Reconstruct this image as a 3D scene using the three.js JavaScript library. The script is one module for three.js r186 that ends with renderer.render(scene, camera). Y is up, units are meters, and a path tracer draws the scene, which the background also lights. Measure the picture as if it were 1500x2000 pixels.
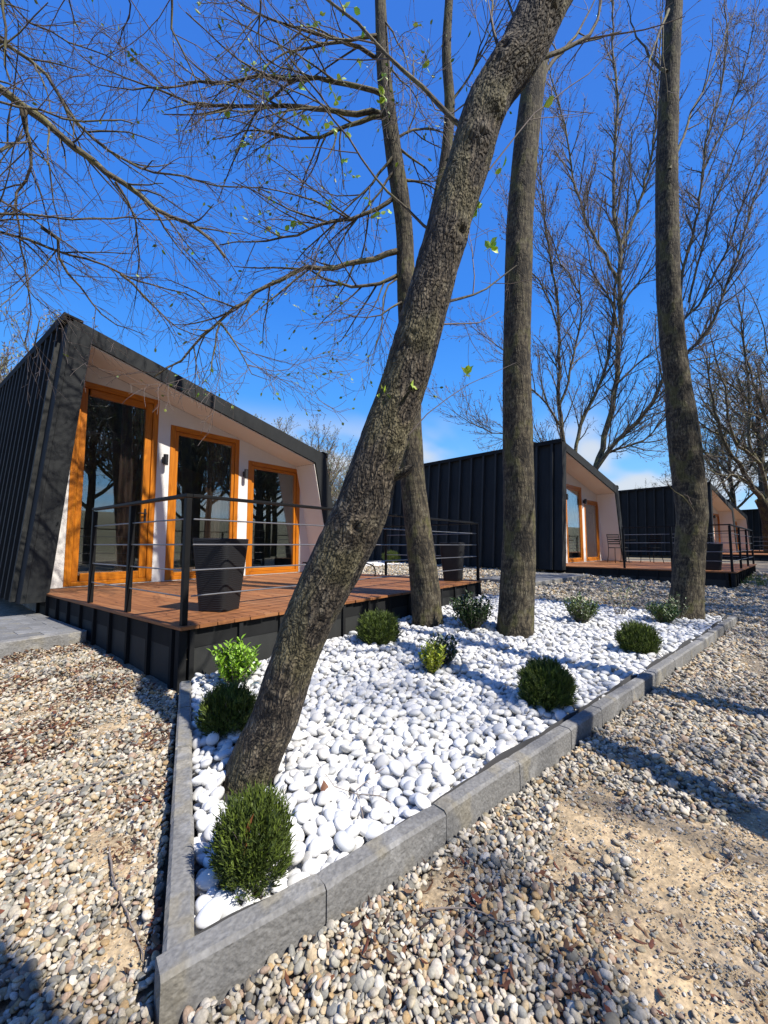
import * as THREE from 'three';
import { mergeGeometries, mergeVertices } from 'three/addons/utils/BufferGeometryUtils.js';

// ---------------------------------------------------------------- camera, sky, sun, exposure
const scene = new THREE.Scene();
const camera = new THREE.PerspectiveCamera(102.47, 0.75, 0.05, 600);
camera.position.set(0, 1.05, 0);
{
  const yaw = THREE.MathUtils.degToRad(52), pitch = Math.atan(65 / 803);
  camera.lookAt(Math.sin(yaw) * Math.cos(pitch), 1.05 + Math.sin(pitch), -Math.cos(yaw) * Math.cos(pitch));
}
const renderer = new THREE.WebGLRenderer({ antialias: true });
renderer.toneMapping = THREE.LinearToneMapping;
renderer.toneMappingExposure = 1.5;
renderer.shadowMap.enabled = true;
const SUN = new THREE.Vector3(0.10, 1.2, 1).normalize();
const sun = new THREE.DirectionalLight(new THREE.Color(1, 0.945, 0.86), 5.0);
sun.position.copy(SUN).multiplyScalar(60); sun.target.position.set(0, 0, 0);
sun.castShadow = true; sun.shadow.radius = 1; sun.shadow.mapSize.set(4096, 4096);
Object.assign(sun.shadow.camera, { left: -30, right: 30, top: 30, bottom: -30, near: 1, far: 140 });
scene.add(sun, sun.target);

// ---------------------------------------------------------------- small tools
function rngOf(seed) { let a = seed >>> 0; return () => { a = (a + 0x6d2b79f5) | 0; let t = Math.imul(a ^ (a >>> 15), 1 | a); t = (t + Math.imul(t ^ (t >>> 7), 61 | t)) ^ t; return ((t ^ (t >>> 14)) >>> 0) / 4294967296; }; }
function hash2(ix, iy, s) { let h = Math.imul(ix, 374761393) ^ Math.imul(iy, 668265263) ^ Math.imul(s, 2147483647 - 987654); h = Math.imul(h ^ (h >>> 13), 1274126177); return ((h ^ (h >>> 16)) >>> 0) / 4294967296; }
const fade = (t) => t * t * (3 - 2 * t), mix = (a, b, t) => a + (b - a) * t, clamp = (x, a = 0, b = 1) => Math.min(b, Math.max(a, x));
const sstep = (a, b, x) => fade(clamp((x - a) / (b - a)));
function vn(x, y, s = 0, px = 0, py = 0) {          // value noise 0..1, periodic when px, py are given
  let ix = Math.floor(x), iy = Math.floor(y); const fx = fade(x - ix), fy = fade(y - iy);
  let jx = ix + 1, jy = iy + 1;
  if (px) { ix = ((ix % px) + px) % px; jx = ((jx % px) + px) % px; }
  if (py) { iy = ((iy % py) + py) % py; jy = ((jy % py) + py) % py; }
  return mix(mix(hash2(ix, iy, s), hash2(jx, iy, s), fx), mix(hash2(ix, jy, s), hash2(jx, jy, s), fx), fy);
}
function fbm(x, y, s, oct = 4, p = 0, q = 0) { let a = 0.5, v = 0, n = 0; for (let o = 0; o < oct; o++) { v += a * vn(x, y, s + o * 17, p, q); n += a; a *= 0.5; x *= 2; y *= 2; p *= 2; q *= 2; } return v / n; }
const V = (x, y, z) => new THREE.Vector3(x, y, z);
const toV = (a) => a.map((p) => V(p[0], p[1], p[2]));

// ---------------------------------------------------------------- the sky (air and thin clouds only)
{
  const W = 1024, H = 512, d = new Float32Array(W * H * 4);
  const stops = [[0, 0.74, 0.98, 1.26], [0.06, 0.52, 0.88, 1.28], [0.16, 0.27, 0.69, 1.28], [0.32, 0.11, 0.46, 1.22], [0.5, 0.060, 0.315, 1.06], [0.75, 0.055, 0.245, 0.90], [1, 0.052, 0.20, 0.78]];
  for (let r = 0; r < H; r++) {
    const el = ((r + 0.5) / H - 0.5) * Math.PI, y = Math.sin(el);
    for (let c = 0; c < W; c++) {
      const az = ((c + 0.5) / W - 0.5) * 2 * Math.PI, x = Math.cos(az) * Math.cos(el), z = Math.sin(az) * Math.cos(el);
      let k = 0; const yy = Math.max(0, y);
      while (k < stops.length - 2 && yy > stops[k + 1][0]) k++;
      const t = clamp((yy - stops[k][0]) / (stops[k + 1][0] - stops[k][0]));
      const o = (r * W + c) * 4;
      const cs = clamp(x * SUN.x + y * SUN.y + z * SUN.z, -1, 1), au = 0.15 * Math.exp(-(1 - cs) * 7) + 0.8 * Math.exp(-(1 - cs) * 60);   // brighter air round the sun
      let cl = 0;
      if (y > 0.02) {
        const kx = x / (y + 0.12) * 1.3, kz = z / (y + 0.12) * 1.3;
        const n = fbm(kx * 1.1 + 3.1, kz * 2.3 + 7.7, 5, 5), m = fbm(kx * 0.35 + 9, kz * 0.35, 9, 3);
        cl = sstep(0.43, 0.70, n * 0.75 + m * 0.42) * sstep(0.03, 0.09, y) * (1 - sstep(0.20, 0.34, y)) * 0.85;
      }
      for (let q = 0; q < 3; q++) {
        let v = mix(stops[k][q + 1], stops[k + 1][q + 1], t) + au * [1, 0.95, 0.85][q];
        v = mix(v, [0.86, 0.9, 0.95][q], cl);
        d[o + q] = v;
      }
      d[o + 3] = 1;
    }
  }
  const sky = new THREE.DataTexture(d, W, H, THREE.RGBAFormat, THREE.FloatType);
  sky.mapping = THREE.EquirectangularReflectionMapping; sky.magFilter = THREE.LinearFilter; sky.needsUpdate = true;
  scene.background = sky; scene.environment = sky;
  scene.backgroundIntensity = 0.58; scene.environmentIntensity = 0.58;
}

// ---------------------------------------------------------------- naming and tagging
const taken = new Map();
function numbered(n) { const k = taken.get(n) || 0; taken.set(n, k + 1); return k ? n + '_' + String(k).padStart(3, '0') : n; }
function tag(o, label, category, group) { Object.assign(o.userData, { label, category }); if (group) o.userData.group = group; return o; }
function thing(name, label, category, group) { const g = new THREE.Group(); g.name = numbered(name); scene.add(g); return tag(g, label, category, group); }
function part(name, geo, mat, parent) { const m = new THREE.Mesh(geo, mat); m.name = name; m.castShadow = m.receiveShadow = true; parent.add(m); return m; }
function sub(name, parent) { const g = new THREE.Group(); g.name = name; parent.add(g); return g; }

// ---------------------------------------------------------------- mesh builder
class MB {
  constructor() { this.p = []; this.n = []; this.u = []; this.c = []; this.i = []; }
  get nv() { return this.p.length / 3; }
  // tube with radius per point; f(k, a) may change the radius; uv in metres
  tube(pts, rad, seg, col, f, uoff = 0) {
    const b = this.nv, m = pts.length, T = V(0, 0, 0), N = V(0, 0, 0), B = V(0, 0, 0), q = V(0, 0, 0); let len = 0;
    const avg = rad[0], tile = Math.max(1, Math.round(avg * 2 * Math.PI * 4)) / 4;
    for (let k = 0; k < m; k++) {
      const a = pts[Math.max(0, k - 1)], c = pts[Math.min(m - 1, k + 1)];
      T.subVectors(c, a).normalize();
      if (k === 0) { N.set(0, 0, 1); if (Math.abs(T.z) > 0.8) N.set(1, 0, 0); } else len += pts[k].distanceTo(pts[k - 1]);
      N.addScaledVector(T, -N.dot(T)).normalize(); B.crossVectors(T, N);
      for (let s = 0; s <= seg; s++) {
        const an = (s % seg) / seg * 2 * Math.PI, cs = Math.cos(an), sn = Math.sin(an);
        q.set(N.x * cs + B.x * sn, N.y * cs + B.y * sn, N.z * cs + B.z * sn);
        const r = f ? f(k, an, rad[k], len) : rad[k];
        this.p.push(pts[k].x + q.x * r, pts[k].y + q.y * r, pts[k].z + q.z * r);
        this.n.push(q.x, q.y, q.z); this.u.push(s / seg * tile + uoff, len);
        if (col) this.c.push(col[0], col[1], col[2]);
      }
    }
    for (let k = 0; k < m - 1; k++) for (let s = 0; s < seg; s++) {
      const o = b + k * (seg + 1) + s, w = o + seg + 1;
      this.i.push(o, o + 1, w, o + 1, w + 1, w);
    }
    return this;
  }
  // a thin twig: three-sided, no shared seam
  twig(pts, r0, r1, col, uoff = 0) {
    const b = this.nv, m = pts.length, T = V(0, 0, 0), N = V(0, 0, 0), B = V(0, 0, 0); let len = 0;
    for (let k = 0; k < m; k++) {
      const a = pts[Math.max(0, k - 1)], c = pts[Math.min(m - 1, k + 1)], r = mix(r0, r1, k / (m - 1));
      T.subVectors(c, a).normalize();
      if (k === 0) { N.set(0, 0, 1); if (Math.abs(T.z) > 0.8) N.set(1, 0, 0); } else len += pts[k].distanceTo(pts[k - 1]);
      N.addScaledVector(T, -N.dot(T)).normalize(); B.crossVectors(T, N);
      for (let s = 0; s < 3; s++) {
        const an = s / 3 * 2 * Math.PI, cs = Math.cos(an), sn = Math.sin(an), x = N.x * cs + B.x * sn, y = N.y * cs + B.y * sn, z = N.z * cs + B.z * sn;
        this.p.push(pts[k].x + x * r, pts[k].y + y * r, pts[k].z + z * r); this.n.push(x, y, z); this.u.push(s * 0.02 + uoff, len);
        if (col) this.c.push(col[0], col[1], col[2]);
      }
    }
    for (let k = 0; k < m - 1; k++) for (let s = 0; s < 3; s++) {
      const s2 = (s + 1) % 3, o = b + k * 3;
      this.i.push(o + s, o + s2, o + 3 + s, o + s2, o + 3 + s2, o + 3 + s);
    }
    return this;
  }
  // a leaf: pointed oval folded along the rib, base at o, along d, lying towards side s
  leaf(o, d, s, len, wid, col, fold = 0.25) {
    const b = this.nv, n = V(0, 0, 0).crossVectors(d, s).normalize();
    const prof = [[0, 0], [0.3, 0.42], [0.62, 0.5], [1, 0]], put = (t, w, up) => { this.p.push(o.x + d.x * t * len + s.x * w * wid + n.x * up, o.y + d.y * t * len + s.y * w * wid + n.y * up, o.z + d.z * t * len + s.z * w * wid + n.z * up); this.n.push(n.x, n.y, n.z); this.u.push(w, t); this.c.push(col[0], col[1], col[2]); };
    const dr = (t) => -t * t * len * 0.16;
    put(0, 0, 0); put(0.3, -0.42, wid * fold * 0.42 + dr(0.3)); put(0.3, 0, dr(0.3)); put(0.3, 0.42, wid * fold * 0.42 + dr(0.3));
    put(0.66, -0.46, wid * fold * 0.46 + dr(0.66)); put(0.66, 0, dr(0.66)); put(0.66, 0.46, wid * fold * 0.46 + dr(0.66)); put(1, 0, dr(1));
    this.i.push(b, b + 2, b + 1, b, b + 3, b + 2, b + 1, b + 2, b + 5, b + 1, b + 5, b + 4, b + 2, b + 3, b + 6, b + 2, b + 6, b + 5, b + 4, b + 5, b + 7, b + 5, b + 6, b + 7);
    return this;
  }
  blade(o, d, s, len, wid, col) {
    const b = this.nv, n = V(0, 0, 0).crossVectors(d, s).normalize(), put = (t, w) => { this.p.push(o.x + d.x * t * len + s.x * w * wid, o.y + d.y * t * len + s.y * w * wid, o.z + d.z * t * len + s.z * w * wid); this.n.push(n.x, n.y, n.z); this.u.push(w, t); this.c.push(col[0], col[1], col[2]); };
    put(0, -0.2); put(0, 0.2); put(0.55, 0.5); put(0.55, -0.5); put(1, 0);
    this.i.push(b, b + 1, b + 2, b, b + 2, b + 3, b + 3, b + 2, b + 4);
    return this;
  }
  geo(smooth) {
    const g = new THREE.BufferGeometry();
    g.setAttribute('position', new THREE.Float32BufferAttribute(this.p, 3)); g.setAttribute('normal', new THREE.Float32BufferAttribute(this.n, 3)); g.setAttribute('uv', new THREE.Float32BufferAttribute(this.u, 2));
    if (this.c.length) g.setAttribute('color', new THREE.Float32BufferAttribute(this.c, 3));
    g.setIndex(this.i); if (smooth) g.computeVertexNormals();
    return g;
  }
}
function weld(g) {          // smooth normals over the seam of a closed tube
  const n = g.attributes.normal, p = g.attributes.position, map = new Map();
  g.computeVertexNormals();
  for (let k = 0; k < p.count; k++) { const key = Math.round(p.getX(k) * 5e4) + '_' + Math.round(p.getY(k) * 5e4) + '_' + Math.round(p.getZ(k) * 5e4); const m = map.get(key); if (m === undefined) map.set(key, k); else { const x = n.getX(k) + n.getX(m), y = n.getY(k) + n.getY(m), z = n.getZ(k) + n.getZ(m), l = Math.hypot(x, y, z) || 1; n.setXYZ(k, x / l, y / l, z / l); n.setXYZ(m, x / l, y / l, z / l); } }
  return g;
}
// a box with softened edges, uv in metres (uo, vo shift the pattern)
function box(w, h, d, x = 0, y = 0, z = 0, bev = 0, uo = 0, vo = 0) {
  let g;
  if (bev > 0) {
    const s = new THREE.Shape(); const a = w / 2 - bev, b = h / 2 - bev; s.moveTo(-a, -b); s.lineTo(a, -b); s.lineTo(a, b); s.lineTo(-a, b); s.closePath();
    g = new THREE.ExtrudeGeometry(s, { depth: d - 2 * bev, bevelEnabled: true, bevelThickness: bev, bevelSize: bev, bevelSegments: 1, steps: 1 });
    g.translate(0, 0, -d / 2 + bev);
  } else g = new THREE.BoxGeometry(w, h, d).toNonIndexed();
  const p = g.attributes.position, n = g.attributes.normal, u = g.attributes.uv;
  for (let k = 0; k < p.count; k++) { const X = Math.abs(n.getX(k)), Y = Math.abs(n.getY(k)), Z = Math.abs(n.getZ(k)); if (Y >= X && Y >= Z) u.setXY(k, p.getX(k) + uo, p.getZ(k) + vo); else if (X >= Z) u.setXY(k, p.getZ(k) + uo, p.getY(k) + vo); else u.setXY(k, p.getX(k) + uo, p.getY(k) + vo); }
  return g.translate(x, y, z);
}
// a prism: polygon in x,y pulled from z0 to z1
function prism(poly, z0, z1, bev = 0) {
  const s = new THREE.Shape(poly.map((q) => new THREE.Vector2(q[0], q[1])));
  const g = new THREE.ExtrudeGeometry(s, { depth: z1 - z0 - 2 * bev, bevelEnabled: bev > 0, bevelThickness: bev, bevelSize: bev, bevelOffset: -bev, bevelSegments: 1, steps: 1 });
  g.translate(0, 0, z0 + bev);
  const p = g.attributes.position, n = g.attributes.normal, u = g.attributes.uv;
  for (let k = 0; k < p.count; k++) { const X = Math.abs(n.getX(k)), Y = Math.abs(n.getY(k)), Z = Math.abs(n.getZ(k)); if (Z >= X && Z >= Y) u.setXY(k, p.getX(k), p.getY(k)); else if (X >= Y) u.setXY(k, p.getZ(k), p.getY(k)); else u.setXY(k, p.getX(k), p.getZ(k)); }
  return g;
}
const merge = (list) => mergeGeometries(list.map((g) => g.index ? g.toNonIndexed() : g));

// ---------------------------------------------------------------- procedural surfaces
function tex(W, H, fn, rep, srgb = true) {
  const d = new Uint8Array(W * H * 4);
  for (let y = 0; y < H; y++) for (let x = 0; x < W; x++) { const c = fn(x / W, y / H), o = (y * W + x) * 4; d[o] = clamp(c[0]) * 255; d[o + 1] = clamp(c[1]) * 255; d[o + 2] = clamp(c[2]) * 255; d[o + 3] = 255; }
  const t = new THREE.DataTexture(d, W, H); t.wrapS = t.wrapT = THREE.RepeatWrapping; t.magFilter = THREE.LinearFilter; t.minFilter = THREE.LinearMipmapLinearFilter; t.generateMipmaps = true;
  if (srgb) t.colorSpace = THREE.SRGBColorSpace; t.repeat.set(rep[0], rep[1]); t.needsUpdate = true; return t;
}
const grey = (v) => [v, v, v];
const lin = (r, g, b) => new THREE.Color().setRGB(r, g, b);
const STD = (o) => new THREE.MeshStandardMaterial(o);
function barkMaterial(seed, dark, midc, light, moss, F, bump, ring) {     // F: fissures across and along per metre, flakes across and along
  const N = 1024, h = new Float32Array(N * N), k = new Float32Array(N * N);
  for (let y = 0; y < N; y++) for (let x = 0; x < N; x++) {
    const u = x / N, v = y / N;
    const wx = (fbm(u * 10, v * 8, seed + 3, 4, 10, 8) - 0.5) * 2.4, wy = (fbm(u * 10, v * 8, seed + 8, 4, 10, 8) - 0.5) * 2.4;
    const ridge = 1 - Math.abs(2 * fbm(u * F[0] + wx, v * F[1] + wy, seed, 2, F[0], F[1]) - 1), flake = 1 - Math.abs(2 * vn(u * F[2] + wx * 2, v * F[3] + wy * 2, seed + 1, F[2], F[3]) - 1);
    const fine = fbm(u * 160, v * 110, seed + 2, 2, 160, 110), rg = vn(u * 3 + wx * 0.3, v * 46 + wy * 0.4, seed + 21, 3, 46);
    h[y * N + x] = clamp(0.40 * (1 - Math.pow(ridge, 4)) + 0.26 * (1 - flake * flake) + 0.42 * fine - 0.04 + ring * (rg - 0.5));
    k[y * N + x] = fbm(u * 7, v * 5, seed + 31, 4, 7, 5);
  }
  const at = (a, u, v) => a[Math.min(N - 1, (v * N) | 0) * N + Math.min(N - 1, (u * N) | 0)];
  const map = tex(N, N, (u, v) => {
    const a = at(h, u, v), b = at(k, u, v), g = hash2((u * N) | 0, (v * N) | 0, seed) * 0.12 - 0.06;
    const t = clamp(a * 1.2 - 0.14 + g + (b - 0.5) * 0.5), m = sstep(0.50, 0.70, b) * moss, l = sstep(0.60, 0.76, fbm(u * 18, v * 14, seed + 51, 4, 18, 14));
    return [0, 1, 2].map((q) => { let c = t < 0.5 ? mix(dark[q], midc[q], t * 2) : mix(midc[q], light[q], t * 2 - 1); c = mix(c, [0.30, 0.30, 0.13][q], m * 0.6); return mix(c, [0.56, 0.55, 0.49][q], l * 0.35 * a); });
  }, [1, 1]);
  return STD({ map, bumpMap: tex(N, N, (u, v) => grey(at(h, u, v)), [1, 1], false), bumpScale: bump, roughness: 0.93, vertexColors: true });
}
const M = {};
M.barkA = barkMaterial(11, [0.06, 0.048, 0.036], [0.215, 0.185, 0.145], [0.50, 0.455, 0.385], 0.5, [52, 20, 110, 54], 0.013, 0.05);
M.barkB = barkMaterial(47, [0.085, 0.073, 0.053], [0.235, 0.208, 0.158], [0.43, 0.395, 0.315], 0.85, [36, 9, 70, 30], 0.006, 0.22);
M.limb = STD({ map: M.barkB.map, bumpMap: M.barkB.bumpMap, bumpScale: 0.003, roughness: 0.85, color: lin(1.75, 1.75, 1.78), vertexColors: true });
M.twig = STD({ color: lin(0.15, 0.12, 0.105), roughness: 0.8 });
M.stick = STD({ color: lin(0.22, 0.18, 0.15), roughness: 0.8 });
M.leaf = new THREE.MeshPhysicalMaterial({ vertexColors: true, roughness: 0.55, side: THREE.DoubleSide, transmission: 0.35, thickness: 0 });
M.foliage = STD({ vertexColors: true, roughness: 0.7, side: THREE.DoubleSide });
M.gloss = STD({ vertexColors: true, roughness: 0.42, side: THREE.DoubleSide });
{
  const bump = tex(256, 256, (u, v) => grey(0.5 * fbm(u * 60, v * 60, 3, 2, 60, 60) + 0.5 * fbm(u * 12, v * 12, 4, 3, 12, 12)), [1.5, 1.5], false);
  const rough = tex(256, 256, (u, v) => grey(0.45 + 0.3 * fbm(u * 8, v * 8, 14, 4, 8, 8)), [0.7, 0.7], false);
  const dust = tex(512, 512, (u, v) => { const a = 0.86 + 0.2 * fbm(u * 6, v * 4, 21, 5, 6, 4) + 0.08 * (fbm(u * 40, v * 8, 22, 2, 40, 8) - 0.5); return grey(a); }, [0.5, 0.5]);
  M.metal = new THREE.MeshPhysicalMaterial({ color: lin(0.024, 0.0258, 0.0262), map: dust, bumpMap: bump, bumpScale: 0.0014, roughness: 0.8, specularIntensity: 0.4 });
  M.siding = new THREE.MeshPhysicalMaterial({ color: lin(0.020, 0.0206, 0.0208), map: dust, roughness: 0.75, specularIntensity: 0.14 });
  M.skirt = new THREE.MeshPhysicalMaterial({ color: lin(0.036, 0.0375, 0.036), map: dust, bumpMap: bump, bumpScale: 0.0008, roughness: 0.75, specularIntensity: 0.4 });
  M.rail = new THREE.MeshPhysicalMaterial({ color: lin(0.008, 0.008, 0.0083), roughness: 0.55, specularIntensity: 0.35 });
  M.rod = STD({ color: lin(0.20, 0.20, 0.205), roughness: 0.35, metalness: 0.5 });
  M.lamp = STD({ color: lin(0.02, 0.02, 0.021), roughness: 0.45 });
}
M.stucco = STD({ color: lin(0.74, 0.72, 0.685), map: tex(512, 512, (u, v) => grey(0.93 + 0.07 * fbm(u * 5, v * 5, 71, 5, 5, 5)), [0.6, 0.6]), bumpMap: tex(256, 256, (u, v) => grey(fbm(u * 70, v * 70, 72, 3, 70, 70)), [2, 2], false), bumpScale: 0.002, roughness: 0.95 });
M.plaster = STD({ color: lin(0.76, 0.72, 0.655), roughness: 0.85, bumpMap: M.stucco.bumpMap, bumpScale: 0.0006 });
function woodTex(seed, a, b, c, rings) {
  return tex(1024, 256, (u, v) => {
    const w = (fbm(u * 3, v * 6, seed, 3, 3, 6) - 0.5), g = 0.5 + 0.5 * Math.sin((v * rings + w * 3.2) * 2 * Math.PI), f = fbm(u * 14, v * 90, seed + 2, 3, 14, 90), s = fbm(u * 2, v * 3, seed + 5, 3, 2, 3);
    const t = clamp(g * 0.35 + f * 0.65); return [0, 1, 2].map((q) => mix(mix(a[q], b[q], t), c[q], sstep(0.5, 0.8, s) * 0.5));
  }, [0.5, 2]);
}
M.oak = STD({ map: woodTex(5, [0.62, 0.345, 0.04], [0.80, 0.50, 0.09], [0.68, 0.39, 0.05], 6), roughness: 0.38, color: lin(1, 0.98, 0.95) });
M.deck = [0, 1, 2, 3].map((k) => STD({ map: woodTex(31 + k * 7, [0.48, 0.29, 0.15], [0.74, 0.50, 0.29], [0.66, 0.49, 0.34], 9), color: lin(0.84 - 0.08 * k, 0.83 - 0.09 * k, 0.82 - 0.10 * k), roughness: 0.72 }));
M.concrete = STD({ map: tex(1024, 1024, (u, v) => { const b = fbm(u * 5, v * 5, 81, 5, 5, 5), f = fbm(u * 120, v * 120, 82, 2, 120, 120), w = sstep(0.60, 0.72, fbm(u * 9, v * 14, 83, 4, 9, 14)), t = sstep(0.56, 0.72, fbm(u * 6, v * 8, 85, 4, 6, 8)); const g = 0.45 + 0.10 * (b - 0.5) + 0.12 * (f - 0.5) + 0.07 * w; return [g + 0.008 + 0.03 * t, g + 0.004 + 0.016 * t, g - 0.006 - 0.018 * t]; }, [1, 1]), bumpMap: tex(512, 512, (u, v) => grey(fbm(u * 70, v * 70, 84, 3, 70, 70)), [1.5, 1.5], false), bumpScale: 0.003, roughness: 0.92 });
M.paver = [0, 1, 2].map((k) => STD({ map: M.concrete.map, bumpMap: M.concrete.bumpMap, bumpScale: 0.002, roughness: 0.9, color: lin(0.9 - k * 0.09, 0.92 - k * 0.09, 0.95 - k * 0.09) }));
M.glass = new THREE.MeshPhysicalMaterial({ color: lin(0.92, 0.95, 0.94), roughness: 0.0, transmission: 1, thickness: 0, ior: 1.9 });
M.panel = STD({ color: lin(0.16, 0.075, 0.045), roughness: 0.7 });
M.curtain = STD({ color: lin(0.10, 0.045, 0.035), roughness: 0.9, side: THREE.DoubleSide });
M.pot = new THREE.MeshPhysicalMaterial({ color: lin(0.016, 0.0165, 0.018), roughness: 0.55, specularIntensity: 0.5 });
M.soil = STD({ color: lin(0.03, 0.022, 0.016), roughness: 1 });
M.fabric = STD({ color: lin(0.025, 0.025, 0.026), roughness: 0.9 });
M.pebble = STD({ color: lin(0.84, 0.835, 0.82), roughness: 0.62, map: tex(256, 256, (u, v) => grey(0.95 + 0.05 * fbm(u * 6, v * 6, 91, 4, 6, 6)), [1, 1]) });
M.stone = STD({ color: 0xffffff, roughness: 0.8, map: tex(256, 256, (u, v) => grey(0.82 + 0.28 * fbm(u * 9, v * 9, 95, 4, 9, 9)), [1, 1]) });

// ================================================================ THE GROUND
const ground = (x, z) => { const s = (x - 1.45) * 0.04 - (z + 3) * 0.06, m = (s + Math.sqrt(s * s + 0.002)) / 2; return 0.5 * (1 - Math.exp(-m / 0.5)) + 5 * sstep(20, 42, z); };
const kerbZ = (x) => x < 1 ? mix(-0.98, -0.835, (x - 0.465) / 0.535) : -0.835 + 0.183 * (x - 1);
const leftX = (z) => 0.465 + 0.5026 * (-0.98 - z);
const backX = (z) => 7.05 + (z - 0.27) * 0.1846;
const inBed = (x, z, m = 0) => z < kerbZ(x) - 0.085 - m && x > leftX(z) + 0.085 + m && z > -2.94 + m && x < backX(z) - 0.04 - m;
const inKerb = (x, z) => z < kerbZ(x) + 0.015 && x > leftX(z) - 0.015 && x < backX(z) + 0.03 && z > -3.0;
const SANDS = [[1.72, -0.40, 0.36, 0.13], [1.62, -0.10, 0.42, 0.20], [1.30, 0.08, 0.26, 0.17], [1.95, 0.15, 0.5, 0.14], [0.60, -1.62, 0.09, 0.24], [0.72, -1.30, 0.07, 0.10], [0.95, -2.75, 0.16, 0.12], [4.9, 0.28, 0.5, 0.1], [1.18, -0.68, 0.14, 0.06], [0.50, -1.25, 0.06, 0.14], [0.8, -3.3, 0.2, 0.1]];
function sandy(x, z) {
  let v = -1; const n = (fbm(x * 7, z * 7, 301, 3) - 0.5) * 1.3;
  for (const [a, b, c, d] of SANDS) v = Math.max(v, 1 - Math.hypot((x - a) / c, (z - b) / d) + n * 0.7);
  return sstep(-0.12, 0.28, v);
}
function litterAt(x, z) {
  let v = sstep(0.60, 0.74, fbm(x * 3.3 + 5, z * 3.3, 411, 3)) * (z > -0.9 ? 0.4 : 1);
  if (x < 1.46 && z < -4.25 && z > -4.85) v = Math.max(v, sstep(-4.35, -4.6, z));                                                   // blown against the paved step
  for (const [a, b, r] of [[1.1, -3.35, 0.34], [0.7, -3.9, 0.3], [1.12, -2.35, 0.2], [0.6, -2.7, 0.2], [0.78, -1.85, 0.14], [1.78, -0.52, 0.10], [1.35, -0.3, 0.13], [1.1, -0.3, 0.1], [0.62, -1.62, 0.1], [1.55, -0.62, 0.06]]) v = Math.max(v, (x > 1.0 && z > -0.9 ? 0.5 : 1.15) * (1.1 - Math.hypot(x - a, z - b) / r));
  return clamp(Math.max(v, 0.10 * sandy(x, z)));
}
const inDeck1 = (x, z) => x > 1.40 && x < 6.5 && z < -2.93;
{
  const fine = (a, b, st) => { const o = []; for (let v = a; v < b - 1e-6; v += st) o.push(v); return o; };
  const xs = [-180, -90, -45, -22, -10, -5, -3, ...fine(-2, 4.5, 0.05), ...fine(4.5, 16, 0.25), 16, 18, 21, 25, 31, 40, 55, 80, 120, 200];
  const zs = [-200, -120, -70, -45, -30, -22, -17, -13, ...fine(-10, -4, 0.25), ...fine(-4, 1.5, 0.05), ...fine(1.5, 6, 0.5), 6, 9, 14, 20, 24, 28, 32, 36, 42, 80, 160];
  const p = [], u = [], c = [], idx = [];
  for (const z of zs) for (const x of xs) {
    const near = x > -2 && x < 4.5 && z > -4 && z < 1.5 ? 1 : 0, s = near ? sandy(x, z) : 0, bed = inKerb(x, z) ? 1 : 0;
    const rel = near && !bed ? (fbm(x * 5, z * 5, 77, 4) - 0.5) * 0.022 + (fbm(x * 16, z * 16, 78, 3) - 0.5) * 0.030 * s + s * 0.006 : 0;
    p.push(x, ground(x, z) + rel - (bed ? 0.05 : 0), z); u.push(x, z);
    const far = sstep(14, 30, Math.hypot(x - 4, z)), g = fbm(x * 0.7, z * 0.7, 61, 4);
    const A = [0.66, 0.515, 0.325], B = [0.31, 0.265, 0.205], F = [0.16, 0.16, 0.075];
    for (let q = 0; q < 3; q++) c.push(mix(mix(B[q], A[q], Math.max(s, near ? 0 : 0.25 * g)), F[q], far * (0.55 + 0.45 * g)));
  }
  for (let a = 0; a < zs.length - 1; a++) for (let b = 0; b < xs.length - 1; b++) { const o = a * xs.length + b, w = o + xs.length; idx.push(o, w, o + 1, o + 1, w, w + 1); }
  const g = new THREE.BufferGeometry(); g.setAttribute('position', new THREE.Float32BufferAttribute(p, 3)); g.setAttribute('uv', new THREE.Float32BufferAttribute(u, 2)); g.setAttribute('color', new THREE.Float32BufferAttribute(c, 3)); g.setIndex(idx); g.computeVertexNormals();
  const map = tex(1024, 1024, (a, b) => { const f = fbm(a * 150, b * 150, 201, 2, 150, 150), m = fbm(a * 24, b * 24, 202, 4, 24, 24), k = hash2((a * 1024) | 0, (b * 1024) | 0, 9); const v = 0.80 + 0.30 * (f - 0.5) + 0.34 * (m - 0.5) + (k > 0.985 ? -0.28 : k < 0.02 ? 0.14 : 0); return [v, v * 0.985, v * 0.96]; }, [0.8, 0.8]);
  const bump = tex(512, 512, (a, b) => grey(0.5 * fbm(a * 90, b * 90, 205, 3, 90, 90) + 0.5 * fbm(a * 16, b * 16, 206, 4, 16, 16)), [0.8, 0.8], false);
  M.ground = STD({ map, bumpMap: bump, bumpScale: 0.012, roughness: 1, vertexColors: true });
  const m = new THREE.Mesh(g, M.ground); m.name = 'ground'; m.receiveShadow = true; m.userData.kind = 'structure'; scene.add(m);
  M.groundMesh = m;
}
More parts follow.
